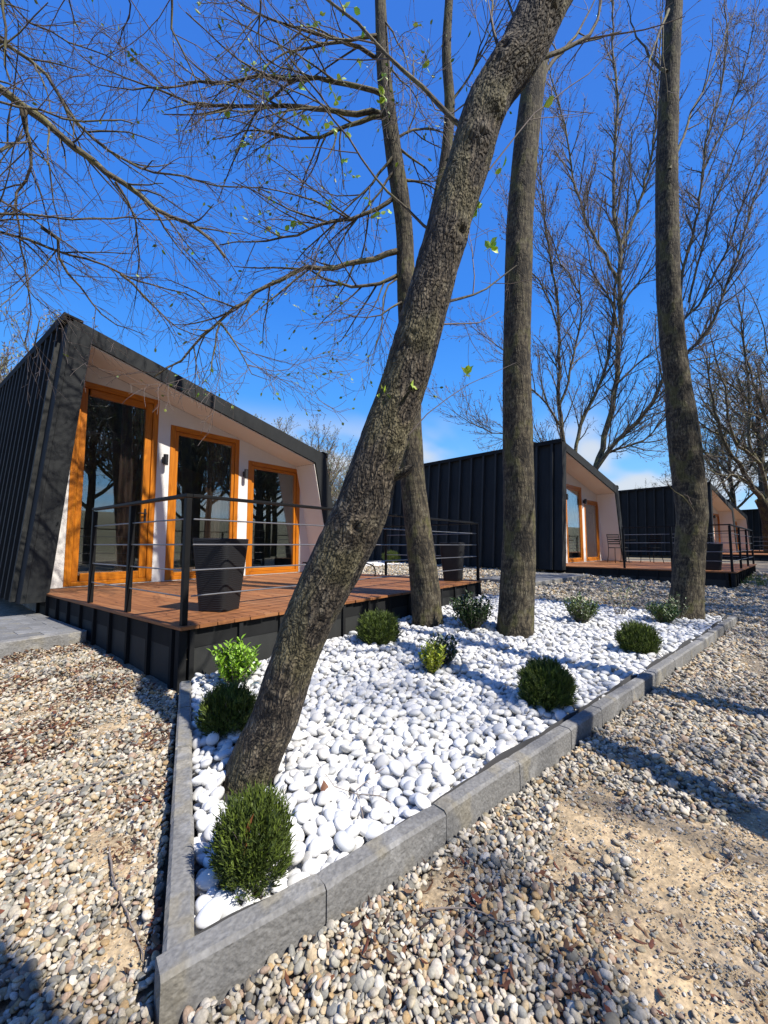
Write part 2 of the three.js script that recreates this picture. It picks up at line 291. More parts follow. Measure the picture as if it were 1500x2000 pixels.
// ---- heap of stones: each one is dropped on what lies below it
class Heap {
  constructor(x0, z0, x1, z1, cell, base) { Object.assign(this, { x0, z0, cell, nx: Math.ceil((x1 - x0) / cell), nz: Math.ceil((z1 - z0) / cell) }); this.h = new Float32Array(this.nx * this.nz); for (let j = 0; j < this.nz; j++) for (let i = 0; i < this.nx; i++) this.h[j * this.nx + i] = base(x0 + (i + 0.5) * cell, z0 + (j + 0.5) * cell); }
  at(x, z) { const i = clamp(Math.floor((x - this.x0) / this.cell), 0, this.nx - 1), j = clamp(Math.floor((z - this.z0) / this.cell), 0, this.nz - 1); return this.h[j * this.nx + i]; }
  drop(x, z, a, b, c, yaw, sink) {
    const R = (a + b) * 0.36; let s = this.at(x, z), mx = s, n = 1; const hs = [];
    for (let k = 0; k < 8; k++) { const w = k / 8 * 6.2832, v = this.at(x + Math.cos(w) * R, z + Math.sin(w) * R); hs.push(v); s += v; n++; mx = Math.max(mx, v); }
    const y = mix(s / n, mx, 0.35) + c * (1 - sink);
    const gx = (hs[0] + hs[1] + hs[7] - hs[3] - hs[4] - hs[5]) / (6 * R) * 1.2, gz = (hs[1] + hs[2] + hs[3] - hs[5] - hs[6] - hs[7]) / (6 * R) * 1.2;
    const cs = Math.cos(yaw), sn = Math.sin(yaw), r = Math.max(a, b);
    const i0 = Math.max(0, Math.floor((x - r - this.x0) / this.cell)), i1 = Math.min(this.nx - 1, Math.floor((x + r - this.x0) / this.cell)), j0 = Math.max(0, Math.floor((z - r - this.z0) / this.cell)), j1 = Math.min(this.nz - 1, Math.floor((z + r - this.z0) / this.cell));
    for (let j = j0; j <= j1; j++) for (let i = i0; i <= i1; i++) {
      const dx = this.x0 + (i + 0.5) * this.cell - x, dz = this.z0 + (j + 0.5) * this.cell - z, u = (dx * cs - dz * sn) / a, v = (dx * sn + dz * cs) / b, q = 1 - u * u - v * v;
      if (q > 0) { const t = y + c * Math.sqrt(q) * 0.9 + clamp(gx, -0.6, 0.6) * dx + clamp(gz, -0.6, 0.6) * dz, o = j * this.nx + i; if (t > this.h[o]) this.h[o] = t; }
    }
    return [y, clamp(gx, -0.6, 0.6), clamp(gz, -0.6, 0.6)];
  }
}
function stoneGeo(seed, lump) {
  let g = new THREE.IcosahedronGeometry(1, 2); g.deleteAttribute('normal'); g.deleteAttribute('uv'); g = mergeVertices(g, 1e-4);
  const p = g.attributes.position, r = rngOf(seed), ks = [0, 1, 2, 3, 4].map(() => [r() * 4 - 2, r() * 4 - 2, r() * 4 - 2, r() * 6.28, r() * lump]), uv = [];
  for (let k = 0; k < p.count; k++) { const x = p.getX(k), y = p.getY(k), z = p.getZ(k); let s = 1; for (const [a, b, c, d, e] of ks) s += e * Math.sin(a * x + b * y + c * z + d); p.setXYZ(k, x * s * (1 + 0.12 * x), y * s, z * s); uv.push(x * 0.5 + 0.5, z * 0.5 + y * 0.3); }
  g.setAttribute('uv', new THREE.Float32BufferAttribute(uv, 2)); g.computeVertexNormals(); return g;
}
const STONES = [1, 2, 3, 4, 5, 6].map((k) => stoneGeo(k * 71, 0.085));
const PEBBLES = [1, 2, 3, 4, 5, 6].map((k) => stoneGeo(k * 131 + 7, 0.075));
const FW = camera.getWorldDirection(V(0, 0, 0)), RT = V(FW.x, 0, FW.z).normalize().cross(V(0, 1, 0)).normalize();
const eye = camera.position;
const depthOf = (x, y, z) => (x - eye.x) * FW.x + (y - eye.y) * FW.y + (z - eye.z) * FW.z, sideOf = (x, z) => (x - eye.x) * RT.x + (z - eye.z) * RT.z;
const lower = (x, z, y = 0.05) => { const w = depthOf(x, y, z); return w > 0.2 && Math.abs(sideOf(x, z)) < w * 0.934 + 0.02 && (eye.y - y) < w * 1.33; };    // seen by the photograph's lens
const Q = new THREE.Quaternion(), E3 = new THREE.Euler(), S3 = V(1, 1, 1), M4 = new THREE.Matrix4(), P3 = V(0, 0, 0);
function layStones(list, parent, geos, mat, name, stuffName, palette, rng, most) {
  list.sort((a, b) => b.big - a.big);
  const mats = palette.map((c) => { const m = mat.clone(); m.color.copy(c); return m; });
  list.forEach((s, k) => { s.pal = Math.floor(rng() * palette.length); s.shade = 0.82 + rng() * 0.3; });
  const rest = geos.map(() => []);
  list.forEach((s, k) => {
    E3.set(s.gz + s.tx, s.yaw, -s.gx + s.tz, 'YXZ'); Q.setFromEuler(E3);
    if (k < most && s.seen) { const m = part(name, geos[k % geos.length], mats[s.pal], parent); m.position.set(s.x, s.y, s.z); m.quaternion.copy(Q); m.scale.set(s.a, s.c, s.b); } else { M4.compose(P3.set(s.x, s.y, s.z), Q, S3.set(s.a, s.c, s.b)); rest[k % geos.length].push([M4.clone(), palette[s.pal].clone().multiplyScalar(s.shade)]); }
  });
  rest.forEach((r, q) => { const im = new THREE.InstancedMesh(geos[q], mat, r.length); r.forEach(([m, c], k) => { im.setMatrixAt(k, m); im.setColorAt(k, c); }); im.name = stuffName; im.userData.kind = 'stuff'; im.castShadow = im.receiveShadow = true; parent.add(im); });
}
// ---- river gravel round the bed
const C8 = (r, g, b) => new THREE.Color().setRGB(r / 255, g / 255, b / 255, THREE.SRGBColorSpace);
{
  const r = rngOf(2024), heap = new Heap(-1.6, -9, 16, 3, 0.012, (x, z) => ground(x, z) + (x > -1.5 && x < 4.5 && z > -4 && z < 1.5 ? (fbm(x * 5, z * 5, 77, 4) - 0.5) * 0.022 : 0)), list = [];
  const pal = [C8(210, 200, 180), C8(194, 181, 155), C8(176, 171, 156), C8(152, 150, 141), C8(204, 182, 146), C8(186, 156, 112), C8(224, 215, 198), C8(126, 123, 114), C8(178, 153, 130), C8(214, 203, 184), C8(160, 149, 124), C8(200, 189, 168)].map((c) => c.multiplyScalar(0.80));
  let w = 0.35;
  while (w < 14.5) {
    const grow = 1 + 0.17 * Math.min(8, Math.max(0, w - 1.3)), sp = 0.0122 * grow, half = w * 0.95 + 0.5, n = Math.round(2 * half / sp);
    for (let k = 0; k < n; k++) {
      const s = -half + (k + r()) * sp, ww = w + r() * sp, fx = FW.x / Math.hypot(FW.x, FW.z), fz = FW.z / Math.hypot(FW.x, FW.z), x = fx * ww + RT.x * s, z = fz * ww + RT.z * s;
      if (x < -1.55 || z < -8.9 || x > 15.9 || z > 2.9 || inKerb(x, z) || inDeck1(x, z)) continue;
      if (x < 1.46 && z < -4.74 && z > -9) continue;                                          // paved step
      const sd = sandy(x, z); if (r() < sd * 0.93) continue;
      const big = r() < 0.12 ? 1.55 : 1, a = (0.0058 + r() * 0.0064) * grow * big, b = a * (0.62 + r() * 0.3), c = a * (0.36 + r() * 0.26), yaw = r() * 6.283;
      const [y, gx, gz] = heap.drop(x, z, a, b, c, yaw, 0.25 + sd * 0.35), seen = lower(x, z);
      list.push({ x, y, z, a, b, c, yaw, gx, gz, tx: (r() - 0.5) * 0.35, tz: (r() - 0.5) * 0.35, seen, big: seen ? a / depthOf(x, y, z) : 0 });
    }
    w += sp;
  }
  const rg = rngOf(515); for (const [ex, ez, ax, az] of SANDS) for (let k = 0, n = Math.round(ax * az * 52000); k < n; k++) { const x = ex + (rg() * 2 - 1) * ax * 1.25, z = ez + (rg() * 2 - 1) * az * 1.25; if (inKerb(x, z) || inDeck1(x, z) || rg() > 0.25 + 0.75 * sandy(x, z)) continue; const a = 0.0014 + rg() * rg() * rg() * 0.0075, b = a * (0.6 + rg() * 0.35), c = a * 0.5, yaw = rg() * 6.28, [y, gx, gz] = heap.drop(x, z, a, b, c, yaw, 0.5); list.push({ x, y: y + 0.5 * c + (fbm(x * 16, z * 16, 78, 3) - 0.5) * 0.030 * sandy(x, z) + 0.006 * sandy(x, z), z, a, b, c, yaw, gx, gz, tx: 0, tz: 0, seen: false, big: 0 }); }
  layStones(list, M.groundMesh, STONES, M.stone, 'gravel_stone', 'loose_gravel', pal, r, 300);
  M.heap = heap;
  console.log('gravel', list.length);
}
// ---- fallen leaves and husks in the gravel
{
  const r = rngOf(77), mb = new MB(), L = V(0, 0, 0), S = V(0, 0, 0);
  mb.leaf(V(-0.5, 0, 0), V(1, 0, 0), V(0, 0, 1), 1, 0.34, [1, 1, 1], 0.7);
  const g = mb.geo(true), ms = [], cs = [];
  for (let k = 0; k < 400000 && ms.length < 13000; k++) {
    const x = k % 2 ? -0.2 + r() * 1.7 : -0.3 + r() * r() * 6, z = -4.85 + r() * 6.2; if (inKerb(x, z) || inDeck1(x, z) || r() > litterAt(x, z) * 0.9 + 0.012) continue;
    if (x < 1.46 && z < -4.74) continue;
    E3.set((r() - 0.5) * 1.6, r() * 6.28, (r() - 0.5) * 1.2, 'YXZ'); const l = 0.012 + r() * 0.030;
    ms.push(new THREE.Matrix4().compose(V(x, M.heap.at(x, z) + 0.003, z), Q.setFromEuler(E3).clone(), V(l, l, l * (0.5 + r())))); const t = r(); cs.push(t < 0.55 ? lin(0.085 + r() * 0.05, 0.035 + r() * 0.02, 0.022) : t < 0.8 ? lin(0.15, 0.085, 0.045) : lin(0.05, 0.03, 0.022));
  }
  for (let k = 0; k < 150; k++) { const x = 1.6 + r() * 4.7, z = -3.1 - r() * 3.6; E3.set((r() - 0.5) * 0.4, r() * 6.28, (r() - 0.5) * 0.4, 'YXZ'); const l = 0.012 + r() * 0.03; ms.push(new THREE.Matrix4().compose(V(x, 0.4755, z), Q.setFromEuler(E3).clone(), V(l, l, l))); cs.push(lin(0.07 + r() * 0.06, 0.035, 0.02)); }
  const im = new THREE.InstancedMesh(g, STD({ roughness: 0.9, side: THREE.DoubleSide }), ms.length); ms.forEach((m, k) => { im.setMatrixAt(k, m); im.setColorAt(k, cs[k]); });
  im.name = 'leaf_litter'; im.userData = { kind: 'stuff', label: 'brown leaf litter scattered through the river gravel', category: 'leaf litter' }; im.castShadow = im.receiveShadow = true; scene.add(im);
}

// ================================================================ THE PEBBLE BED AND ITS KERB
const bed = new THREE.Group(); bed.name = 'pebble_bed'; bed.userData.kind = 'structure'; scene.add(bed);
{
  const s = new THREE.Shape([[0.50, 0.99], [0.98, 0.85], [7.0, -0.25], [6.42, 2.96], [1.46, 2.96]].map((q) => new THREE.Vector2(q[0], q[1])));
  const g = new THREE.ShapeGeometry(s); g.rotateX(-Math.PI / 2); const p = g.attributes.position; for (let k = 0; k < p.count; k++) p.setY(k, ground(p.getX(k), p.getZ(k)) + 0.006);
  part('weed_membrane', g, M.fabric, bed);
  // membrane edge standing up along the inside of the kerb
  const pts = [], idx = []; const r = rngOf(5); let n = 0;
  for (let x = 0.58; x < 6.95; x += 0.04) { const z = kerbZ(x) - 0.078, y = ground(x, z), wv = fbm(x * 3, 2, 88, 3), hh = 0.060 + 0.055 * wv + 0.018 * sstep(1.2, 2, x); pts.push(x, y, z - 0.002, x, y + hh, z - 0.004 - 0.012 * wv, x, y + hh - 0.012, z - 0.016 - 0.014 * wv); if (n++) { const o = (n - 2) * 3; idx.push(o, o + 3, o + 1, o + 1, o + 3, o + 4, o + 1, o + 4, o + 2, o + 2, o + 4, o + 5); } }
  const e = new THREE.BufferGeometry(); e.setAttribute('position', new THREE.Float32BufferAttribute(pts, 3)); e.setAttribute('uv', new THREE.Float32BufferAttribute(pts.length / 3 * 2, 2)); e.setIndex(idx); e.computeVertexNormals();
  part('membrane_edge', e, STD({ color: lin(0.045, 0.045, 0.047), roughness: 0.85, side: THREE.DoubleSide }), bed);
  // the pebbles
  const rr = rngOf(909), heap = new Heap(0.4, -3.1, 7.3, 0.4, 0.008, (x, z) => ground(x, z) + 0.008), list = [], trunks = [[1.06, -1.53, 0.13], [4.09, -2.6, 0.22], [4.36, -1.66, 0.2], [6.74, -0.27, 0.22]];
  for (let k = 0; k < 30000; k++) {
    let bx, bz, bh = 9;
    for (let t = 0; t < 5; t++) { const x = 0.5 + rr() * 6.6, z = -2.95 + rr() * 3.2; if (!inBed(x, z, 0.012) || trunks.some(([a, b, c]) => Math.hypot(x - a, z - b) < c)) continue; const h = heap.at(x, z) - ground(x, z); if (h < bh) { bh = h; bx = x; bz = z; } }
    if (bh > 0.060) continue;
    const sz = rr(), a = 0.019 + sz * sz * 0.0205, b = a * (0.68 + rr() * 0.26), c = a * (0.44 + rr() * 0.16), yaw = rr() * 6.283;
    const [y, gx, gz] = heap.drop(bx, bz, a, b, c, yaw, 0.3), seen = lower(bx, bz);
    list.push({ x: bx, y, z: bz, a, b, c, yaw, gx: gx * 0.8, gz: gz * 0.8, tx: (rr() - 0.5) * 0.4, tz: (rr() - 0.5) * 0.4, seen, big: seen ? a / depthOf(bx, y, bz) : 0 });
  }
  console.log('pebbles', list.length);
  layStones(list, bed, PEBBLES, M.pebble, 'white_pebble', 'white_pebbles', [lin(0.76, 0.76, 0.75), lin(0.70, 0.70, 0.695), lin(0.75, 0.74, 0.715), lin(0.58, 0.595, 0.60), lin(0.78, 0.78, 0.77), lin(0.66, 0.65, 0.62), lin(0.74, 0.745, 0.75)], rr, 300);
  M.bedHeap = heap;
}
{
  const kerb = new THREE.Group(); kerb.name = 'kerb'; kerb.userData.kind = 'structure'; scene.add(kerb);
  const r = rngOf(31);
  const stone = (x0, z0, x1, z1, top, side, wdt = 0.07) => {       // a kerb block from (x0,z0) to (x1,z1); its outer top edge follows that line
    const dx = x1 - x0, dz = z1 - z0, L = Math.hypot(dx, dz), c = 0.010;
    const poly = [[0, -0.14], [0, top - c], [c, top], [wdt - c, top], [wdt, top - c], [wdt, -0.14]];
    const n = 10, pos = [], uv = [], idx = [], o = r() * 5;
    for (let k = 0; k <= n; k++) { let acc = 0; poly.forEach((q, j) => { if (j) acc += Math.hypot(q[0] - poly[j - 1][0], q[1] - poly[j - 1][1]); const end = k === 0 || k === n ? 0.002 : 0; const wob = (fbm(k * 0.7 + o, j * 1.3, 19, 2) - 0.5) * 0.004; pos.push((q[0] + wob) * side, q[1] + wob * 0.6 - end * (j > 0 && j < 5 ? 1.5 : 0), k / n * (L - 0.004) + 0.002); uv.push(acc + o, k / n * L + o * 0.7); }); }
    const m = poly.length; for (let k = 0; k < n; k++) for (let j = 0; j < m - 1; j++) { const a = k * m + j, b = a + m; if (side > 0) idx.push(a, a + 1, b, a + 1, b + 1, b); else idx.push(a, b, a + 1, a + 1, b, b + 1); }
    for (const e of [0, n]) for (let j = 1; j < m - 1; j++) { const a = e * m; if ((e === 0) === (side > 0)) idx.push(a, a + j + 1, a + j); else idx.push(a, a + j, a + j + 1); }
    let g = new THREE.BufferGeometry(); g.setAttribute('position', new THREE.Float32BufferAttribute(pos, 3)); g.setAttribute('uv', new THREE.Float32BufferAttribute(uv, 2)); g.setIndex(idx); g = g.toNonIndexed(); g.computeVertexNormals();
    const s = part('kerb_stone', g, M.concrete, kerb); s.position.set(x0, ground((x0 + x1) / 2, (z0 + z1) / 2) + (r() - 0.5) * 0.006, z0); s.rotation.y = Math.atan2(dx, dz) + (r() - 0.5) * 0.010;
  };
  const js = [0.465, 0.86, 1.345, 1.83, 2.32, 2.71, 3.2, 3.7, 4.2, 4.7, 5.2, 5.7, 6.2, 6.7, 7.05];
  for (let k = 0; k < js.length - 1; k++) stone(js[k], kerbZ(js[k]), js[k + 1], kerbZ(js[k + 1]), 0.108, 1);
  const zl = [-1.03, -1.5, -2.0, -2.45, -2.90];
  for (let k = 0; k < zl.length - 1; k++) stone(leftX(zl[k]), zl[k], leftX(zl[k + 1]), zl[k + 1], 0.105, -1);
  for (let k = 0; k < 6; k++) { const z0 = 0.2 - k * 0.52, z1 = z0 - 0.52; stone(backX(z0), z0, backX(z1), z1, 0.05, 1, 0.06); }
}

// ================================================================ THE CABINS
const O1 = V(1.45, 0, -2.98);
const ALL = { deckBoard: [0, 1, 2, 3].map((k) => box(3.93, 0.026, 0.138, 0, 0, 0, 0.003, k * 1.7, k * 0.4)) };
ALL.deckBoard.forEach((g) => g.rotateY(Math.PI / 2));
ALL.skirtPanel = [0, 1].map((k) => box(0.395, 0.56, 0.012, 0, 0, 0, 0, k * 2.3, k));
ALL.skirtBatten = box(0.035, 0.56, 0.03);
ALL.rod = [1, 1].map(() => new THREE.CylinderGeometry(0.006, 0.006, 1, 8).rotateZ(Math.PI / 2));
ALL.screw = new THREE.CylinderGeometry(0.006, 0.006, 0.003, 6);
ALL.post = box(0.042, 0.93, 0.042, 0, 0, 0, 0.003);
ALL.lampBody = new THREE.CylinderGeometry(0.036, 0.036, 0.17, 16); ALL.lampArm = box(0.05, 0.10, 0.045, 0, 0, 0, 0.004); ALL.lampLens = new THREE.CylinderGeometry(0.030, 0.030, 0.004, 14);
const rib = new Map();
function cabin(q, label, full, roofLift = 0, ground0 = 0) {
  const [X, Y, Z, TH] = q, g = thing('cabin', label, 'cabin', 'black slanted cabins in a row'); g.position.set(X, Y, Z); g.rotation.y = -TH;
  const hl = 3.977 + roofLift, hr = 2.976, il = 3.72 + roofLift, ir = 2.76, B = 0.37, zf = -3.32, zw = -3.92, zb = -10.9;
  const outL = (y) => mix(-0.19, 0.10, (y - 0.376) / (hl - 0.376)), outR = (y) => mix(5.17, 4.59, (y - 0.3) / (hr - 0.3));
  const inL = (y) => mix(0.02, 0.295, (y - 0.46) / (il - 0.46)), inR = (y) => mix(4.83, 4.31, (y - 0.48) / (ir - 0.48));
  // shells: side walls and roof share mitred corners
  const lw = part('side_wall', prism([[outL(B), B], [inL(B), B], [0.295, il], [0.10, hl]], zb, zf), M.metal, g);
  const rw = part('side_wall', prism([[inR(B), B], [outR(B), B], [4.59, hr], [4.31, ir]], zb, zf), M.metal, g);
  const rf = part('roof', prism([[0.295, il], [4.31, ir], [4.59, hr], [0.10, hl]], zb, zf), M.metal, g);
  // flashing along the roof edges
  const a = Math.atan2(hr - hl, 4.49);
  part('edge_trim', prism([[-0.01, hl - 0.07], [0.015, hl - 0.07], [0.025, hl + 0.004], [0.20, hl - 0.02], [0.20, hl + 0.006], [-0.01, hl + 0.034]], zb - 0.02, zf + 0.012), M.siding, rf);
  part('edge_trim', prism([[4.50, hr + 0.024], [4.595, hr + 0.003], [4.612, hr - 0.07], [4.636, hr - 0.07], [4.618, hr + 0.028], [4.50, hr + 0.052]], zb - 0.02, zf + 0.012), M.siding, rf);
  part('back_wall', prism([[inL(B) + 0.003, B], [inR(B) - 0.003, B], [4.307, ir - 0.003], [0.298, il - 0.003]], zb + 0.02, zb + 0.12), M.siding, g);
  part('floor', box(4.6, 0.08, 6.7, 2.42, 0.425, -7.45), M.panel, g);
  part('room_partition', prism([[inL(0.47) + 0.03, 0.47], [inR(0.47) - 0.03, 0.47], [4.28, ir - 0.02], [0.325, il - 0.02]], zw - 3.2, zw - 3.1), M.panel, g);
  for (const [x0, x1, y, h, z, dd] of [[1.2, 3.4, 0.47, 0.45, zw - 2.6, 1.0]]) part('bed_base', box(x1 - x0, h, dd, (x0 + x1) / 2, y + h / 2, z), M.panel, g);
  part('plinth', box(4.9, 0.5, 7.1, 2.49, 0.115, -6.96, 0.006), M.concrete, g);
  // ribs of the wall cladding: real battens that follow the lean of the wall
  const pitch = full > 1 ? 0.27 : 0.42, nr = Math.floor((zf - 0.26 - zb) / pitch);
  const ribGeo = (lx) => { const key = lx + '_' + roofLift; if (!rib.has(key)) { const top = (lx ? hr : hl) - 0.05, f = lx ? outR : outL, s = lx ? 1 : -1; rib.set(key, prism([[f(B) + 0.0, B + 0.01], [f(B) + s * 0.10, B + 0.01], [f(top) + s * 0.10, top], [f(top), top]].sort(() => 0), -0.028, 0.028)); } return rib.get(key); };
  for (let k = 0; k < nr; k++) { part('siding_rib', ribGeo(0), M.skirt, lw).position.z = zf - 0.26 - k * pitch; if (full > 1 && k < 8) part('siding_rib', ribGeo(1), M.skirt, rw).position.z = zf - 0.26 - k * pitch; }
  part('corner_trim', prism([[outL(B) - 0.05, B], [outL(B) - 0.002, B], [outL(hl - 0.05) - 0.002, hl - 0.05], [outL(hl - 0.05) - 0.05, hl - 0.05]], zf - 0.20, zf + 0.006, 0.004), M.metal, lw);
  // white porch linings
  part('porch_ceiling', prism([[inL(il) + 0.012, il - 0.006], [inR(ir) - 0.012, ir - 0.006], [inR(ir) - 0.014, ir - 0.02], [inL(il) + 0.014, il - 0.02]].reverse(), zw, zf - 0.03), M.plaster, g);
  part('porch_cheek', prism([[inR(0.475) - 0.016, 0.475], [inR(0.475) - 0.004, 0.475], [4.306, ir - 0.024], [4.294, ir - 0.024]], zw, zf - 0.03), M.plaster, g);
  part('porch_cheek', prism([[inL(0.475) + 0.004, 0.475], [inL(0.475) + 0.016, 0.475], [0.303, il - 0.026], [0.291, il - 0.026]], zw, zf - 0.03), M.metal, g);
  // facade with its three openings
  const D = [[0.31, 1.445, 3.44 + roofLift], [1.64, 2.92, 3.10 + roofLift * 0.7], [3.12, 4.41, 2.785 + roofLift * 0.35]].map(([p, b, t], k) => [p, b, Math.min(t, il - 0.239 * (b - 0.295) - 0.045)]);
  const topAt = (x) => mix(il - 0.022, ir - 0.022, (x - inL(il)) / (inR(ir) - inL(il))), y0w = 0.475, fz = [zw - 0.16, zw], solid = [];
  const xs = [null, ...D.map((d) => [d[0], d[1]]), null];
  solid.push(prism([[inL(y0w), y0w], [D[0][0], y0w], [D[0][0], topAt(D[0][0])], [inL(il), il - 0.022]], ...fz));
  for (let k = 0; k < 2; k++) solid.push(prism([[D[k][1], y0w], [D[k + 1][0], y0w], [D[k + 1][0], topAt(D[k + 1][0])], [D[k][1], topAt(D[k][1])]], ...fz));
  solid.push(prism([[D[2][1], y0w], [inR(y0w), y0w], [inR(ir), ir - 0.022], [D[2][1], topAt(D[2][1])]], ...fz));
  for (const [p, b, t] of D) { solid.push(prism([[p, t], [b, t], [b, topAt(b)], [p, topAt(p)]], ...fz)); solid.push(prism([[p, y0w], [b, y0w], [b, 0.485], [p, 0.485]], ...fz)); }
  const fg = merge(solid);
  part('facade_wall', fg, M.stucco, g);
  D.forEach(([p, b, t], k) => {
    const d = sub(k ? 'window' : 'door', g), w = b - p, h = t - 0.485, y0 = 0.485, F = 0.085, dz = zw - 0.030, mt = M.oak;
    const bar = (x0, x1, yy0, yy1, z0, dep, nm, uo) => { const L = yy1 - yy0 > x1 - x0; let q = L ? box(yy1 - yy0, x1 - x0, dep, 0, 0, 0, 0.004, uo, uo * 0.37).rotateZ(Math.PI / 2) : box(x1 - x0, yy1 - yy0, dep, 0, 0, 0, 0.004, uo, uo * 0.61); q.translate((x0 + x1) / 2, (yy0 + yy1) / 2, z0); return part(nm, q, mt, d); };
    const s = 0.0015;
    bar(p + s, p + F, y0 + s, t - s, dz, 0.075, 'frame_jamb', 0.3 + k); bar(b - F, b - s, y0 + s, t - s, dz, 0.075, 'frame_jamb', 1.1 + k);
    bar(p + F + s, b - F - s, t - F, t - s, dz, 0.075, 'frame_head', 0.7 + k); bar(p + F + s, b - F - s, y0 + s, y0 + F * 0.7, dz, 0.075, 'frame_sill', 0.9 + k);
    const sw = k ? 0.055 : 0.10, e = 0.004, i0 = p + F + e, i1 = b - F - e, j0 = y0 + F * 0.7 + e, j1 = t - F - e, sz = dz - 0.012;
    bar(i0, i0 + sw * (k ? 1 : 0.75), j0, j1, sz, 0.06, 'sash_stile', 2.1 + k); bar(i1 - sw, i1, j0, j1, sz, 0.06, 'sash_stile', 2.4 + k);
    bar(i0 + sw + s, i1 - sw - s, j1 - sw, j1, sz, 0.058, 'sash_rail', 2.8 + k); bar(i0 + sw + s, i1 - sw - s, j0, j0 + sw * 1.1, sz, 0.058, 'sash_rail', 3.1 + k);
    part('pane', box(i1 - i0 - sw * 1.6, j1 - j0 - sw * 1.6, 0.004, (i0 + i1) / 2, (j0 + j1) / 2, sz - 0.005), M.glass, d); part('pane', box(i1 - i0 - sw * 1.6, j1 - j0 - sw * 1.6, 0.004, (i0 + i1) / 2, (j0 + j1) / 2, sz + 0.013), M.glass, d);
    if (k < 2) { const n = 26, mb = new MB(), c0 = mix(p, b, 0.62); for (let c = 0; c <= n; c++) { const x = mix(c0, b - 0.02, c / n), z = zw - 0.30 + 0.03 * Math.sin(c * 1.35 + 0.8 * Math.sin(c * 0.31)); for (const yv of [y0 + 0.02, t - 0.02]) { mb.p.push(x, yv, z); mb.n.push(0, 0, 1); mb.u.push(x, yv); } if (c) { const o = (c - 1) * 2; mb.i.push(o, o + 2, o + 1, o + 1, o + 2, o + 3); } } part('curtain', mb.geo(true), M.curtain, d); }
    if (!k) { const hd = [box(0.03, 0.2, 0.012, i1 - sw / 2, 1.52, sz + 0.038, 0.003), box(0.12, 0.02, 0.018, i1 - sw / 2 - 0.05, 1.545, sz + 0.075, 0.004), box(0.02, 0.02, 0.04, i1 - sw / 2, 1.545, sz + 0.056, 0)]; part('handle', merge(hd), M.lamp, d); }
  });
  for (const [x, y] of [[1.545, 2.43], [3.025, 2.40]]) { const l = sub('wall_lamp', g); part('bracket', ALL.lampArm, M.lamp, l).position.set(x, y, zw + 0.024); part('lamp_body', ALL.lampBody, M.lamp, l).position.set(x, y, zw + 0.084); part('lens', ALL.lampLens, STD({ color: lin(0.5, 0.5, 0.48), roughness: 0.4 }), l).position.set(x, y - 0.0875, zw + 0.084); }
  return g;
}
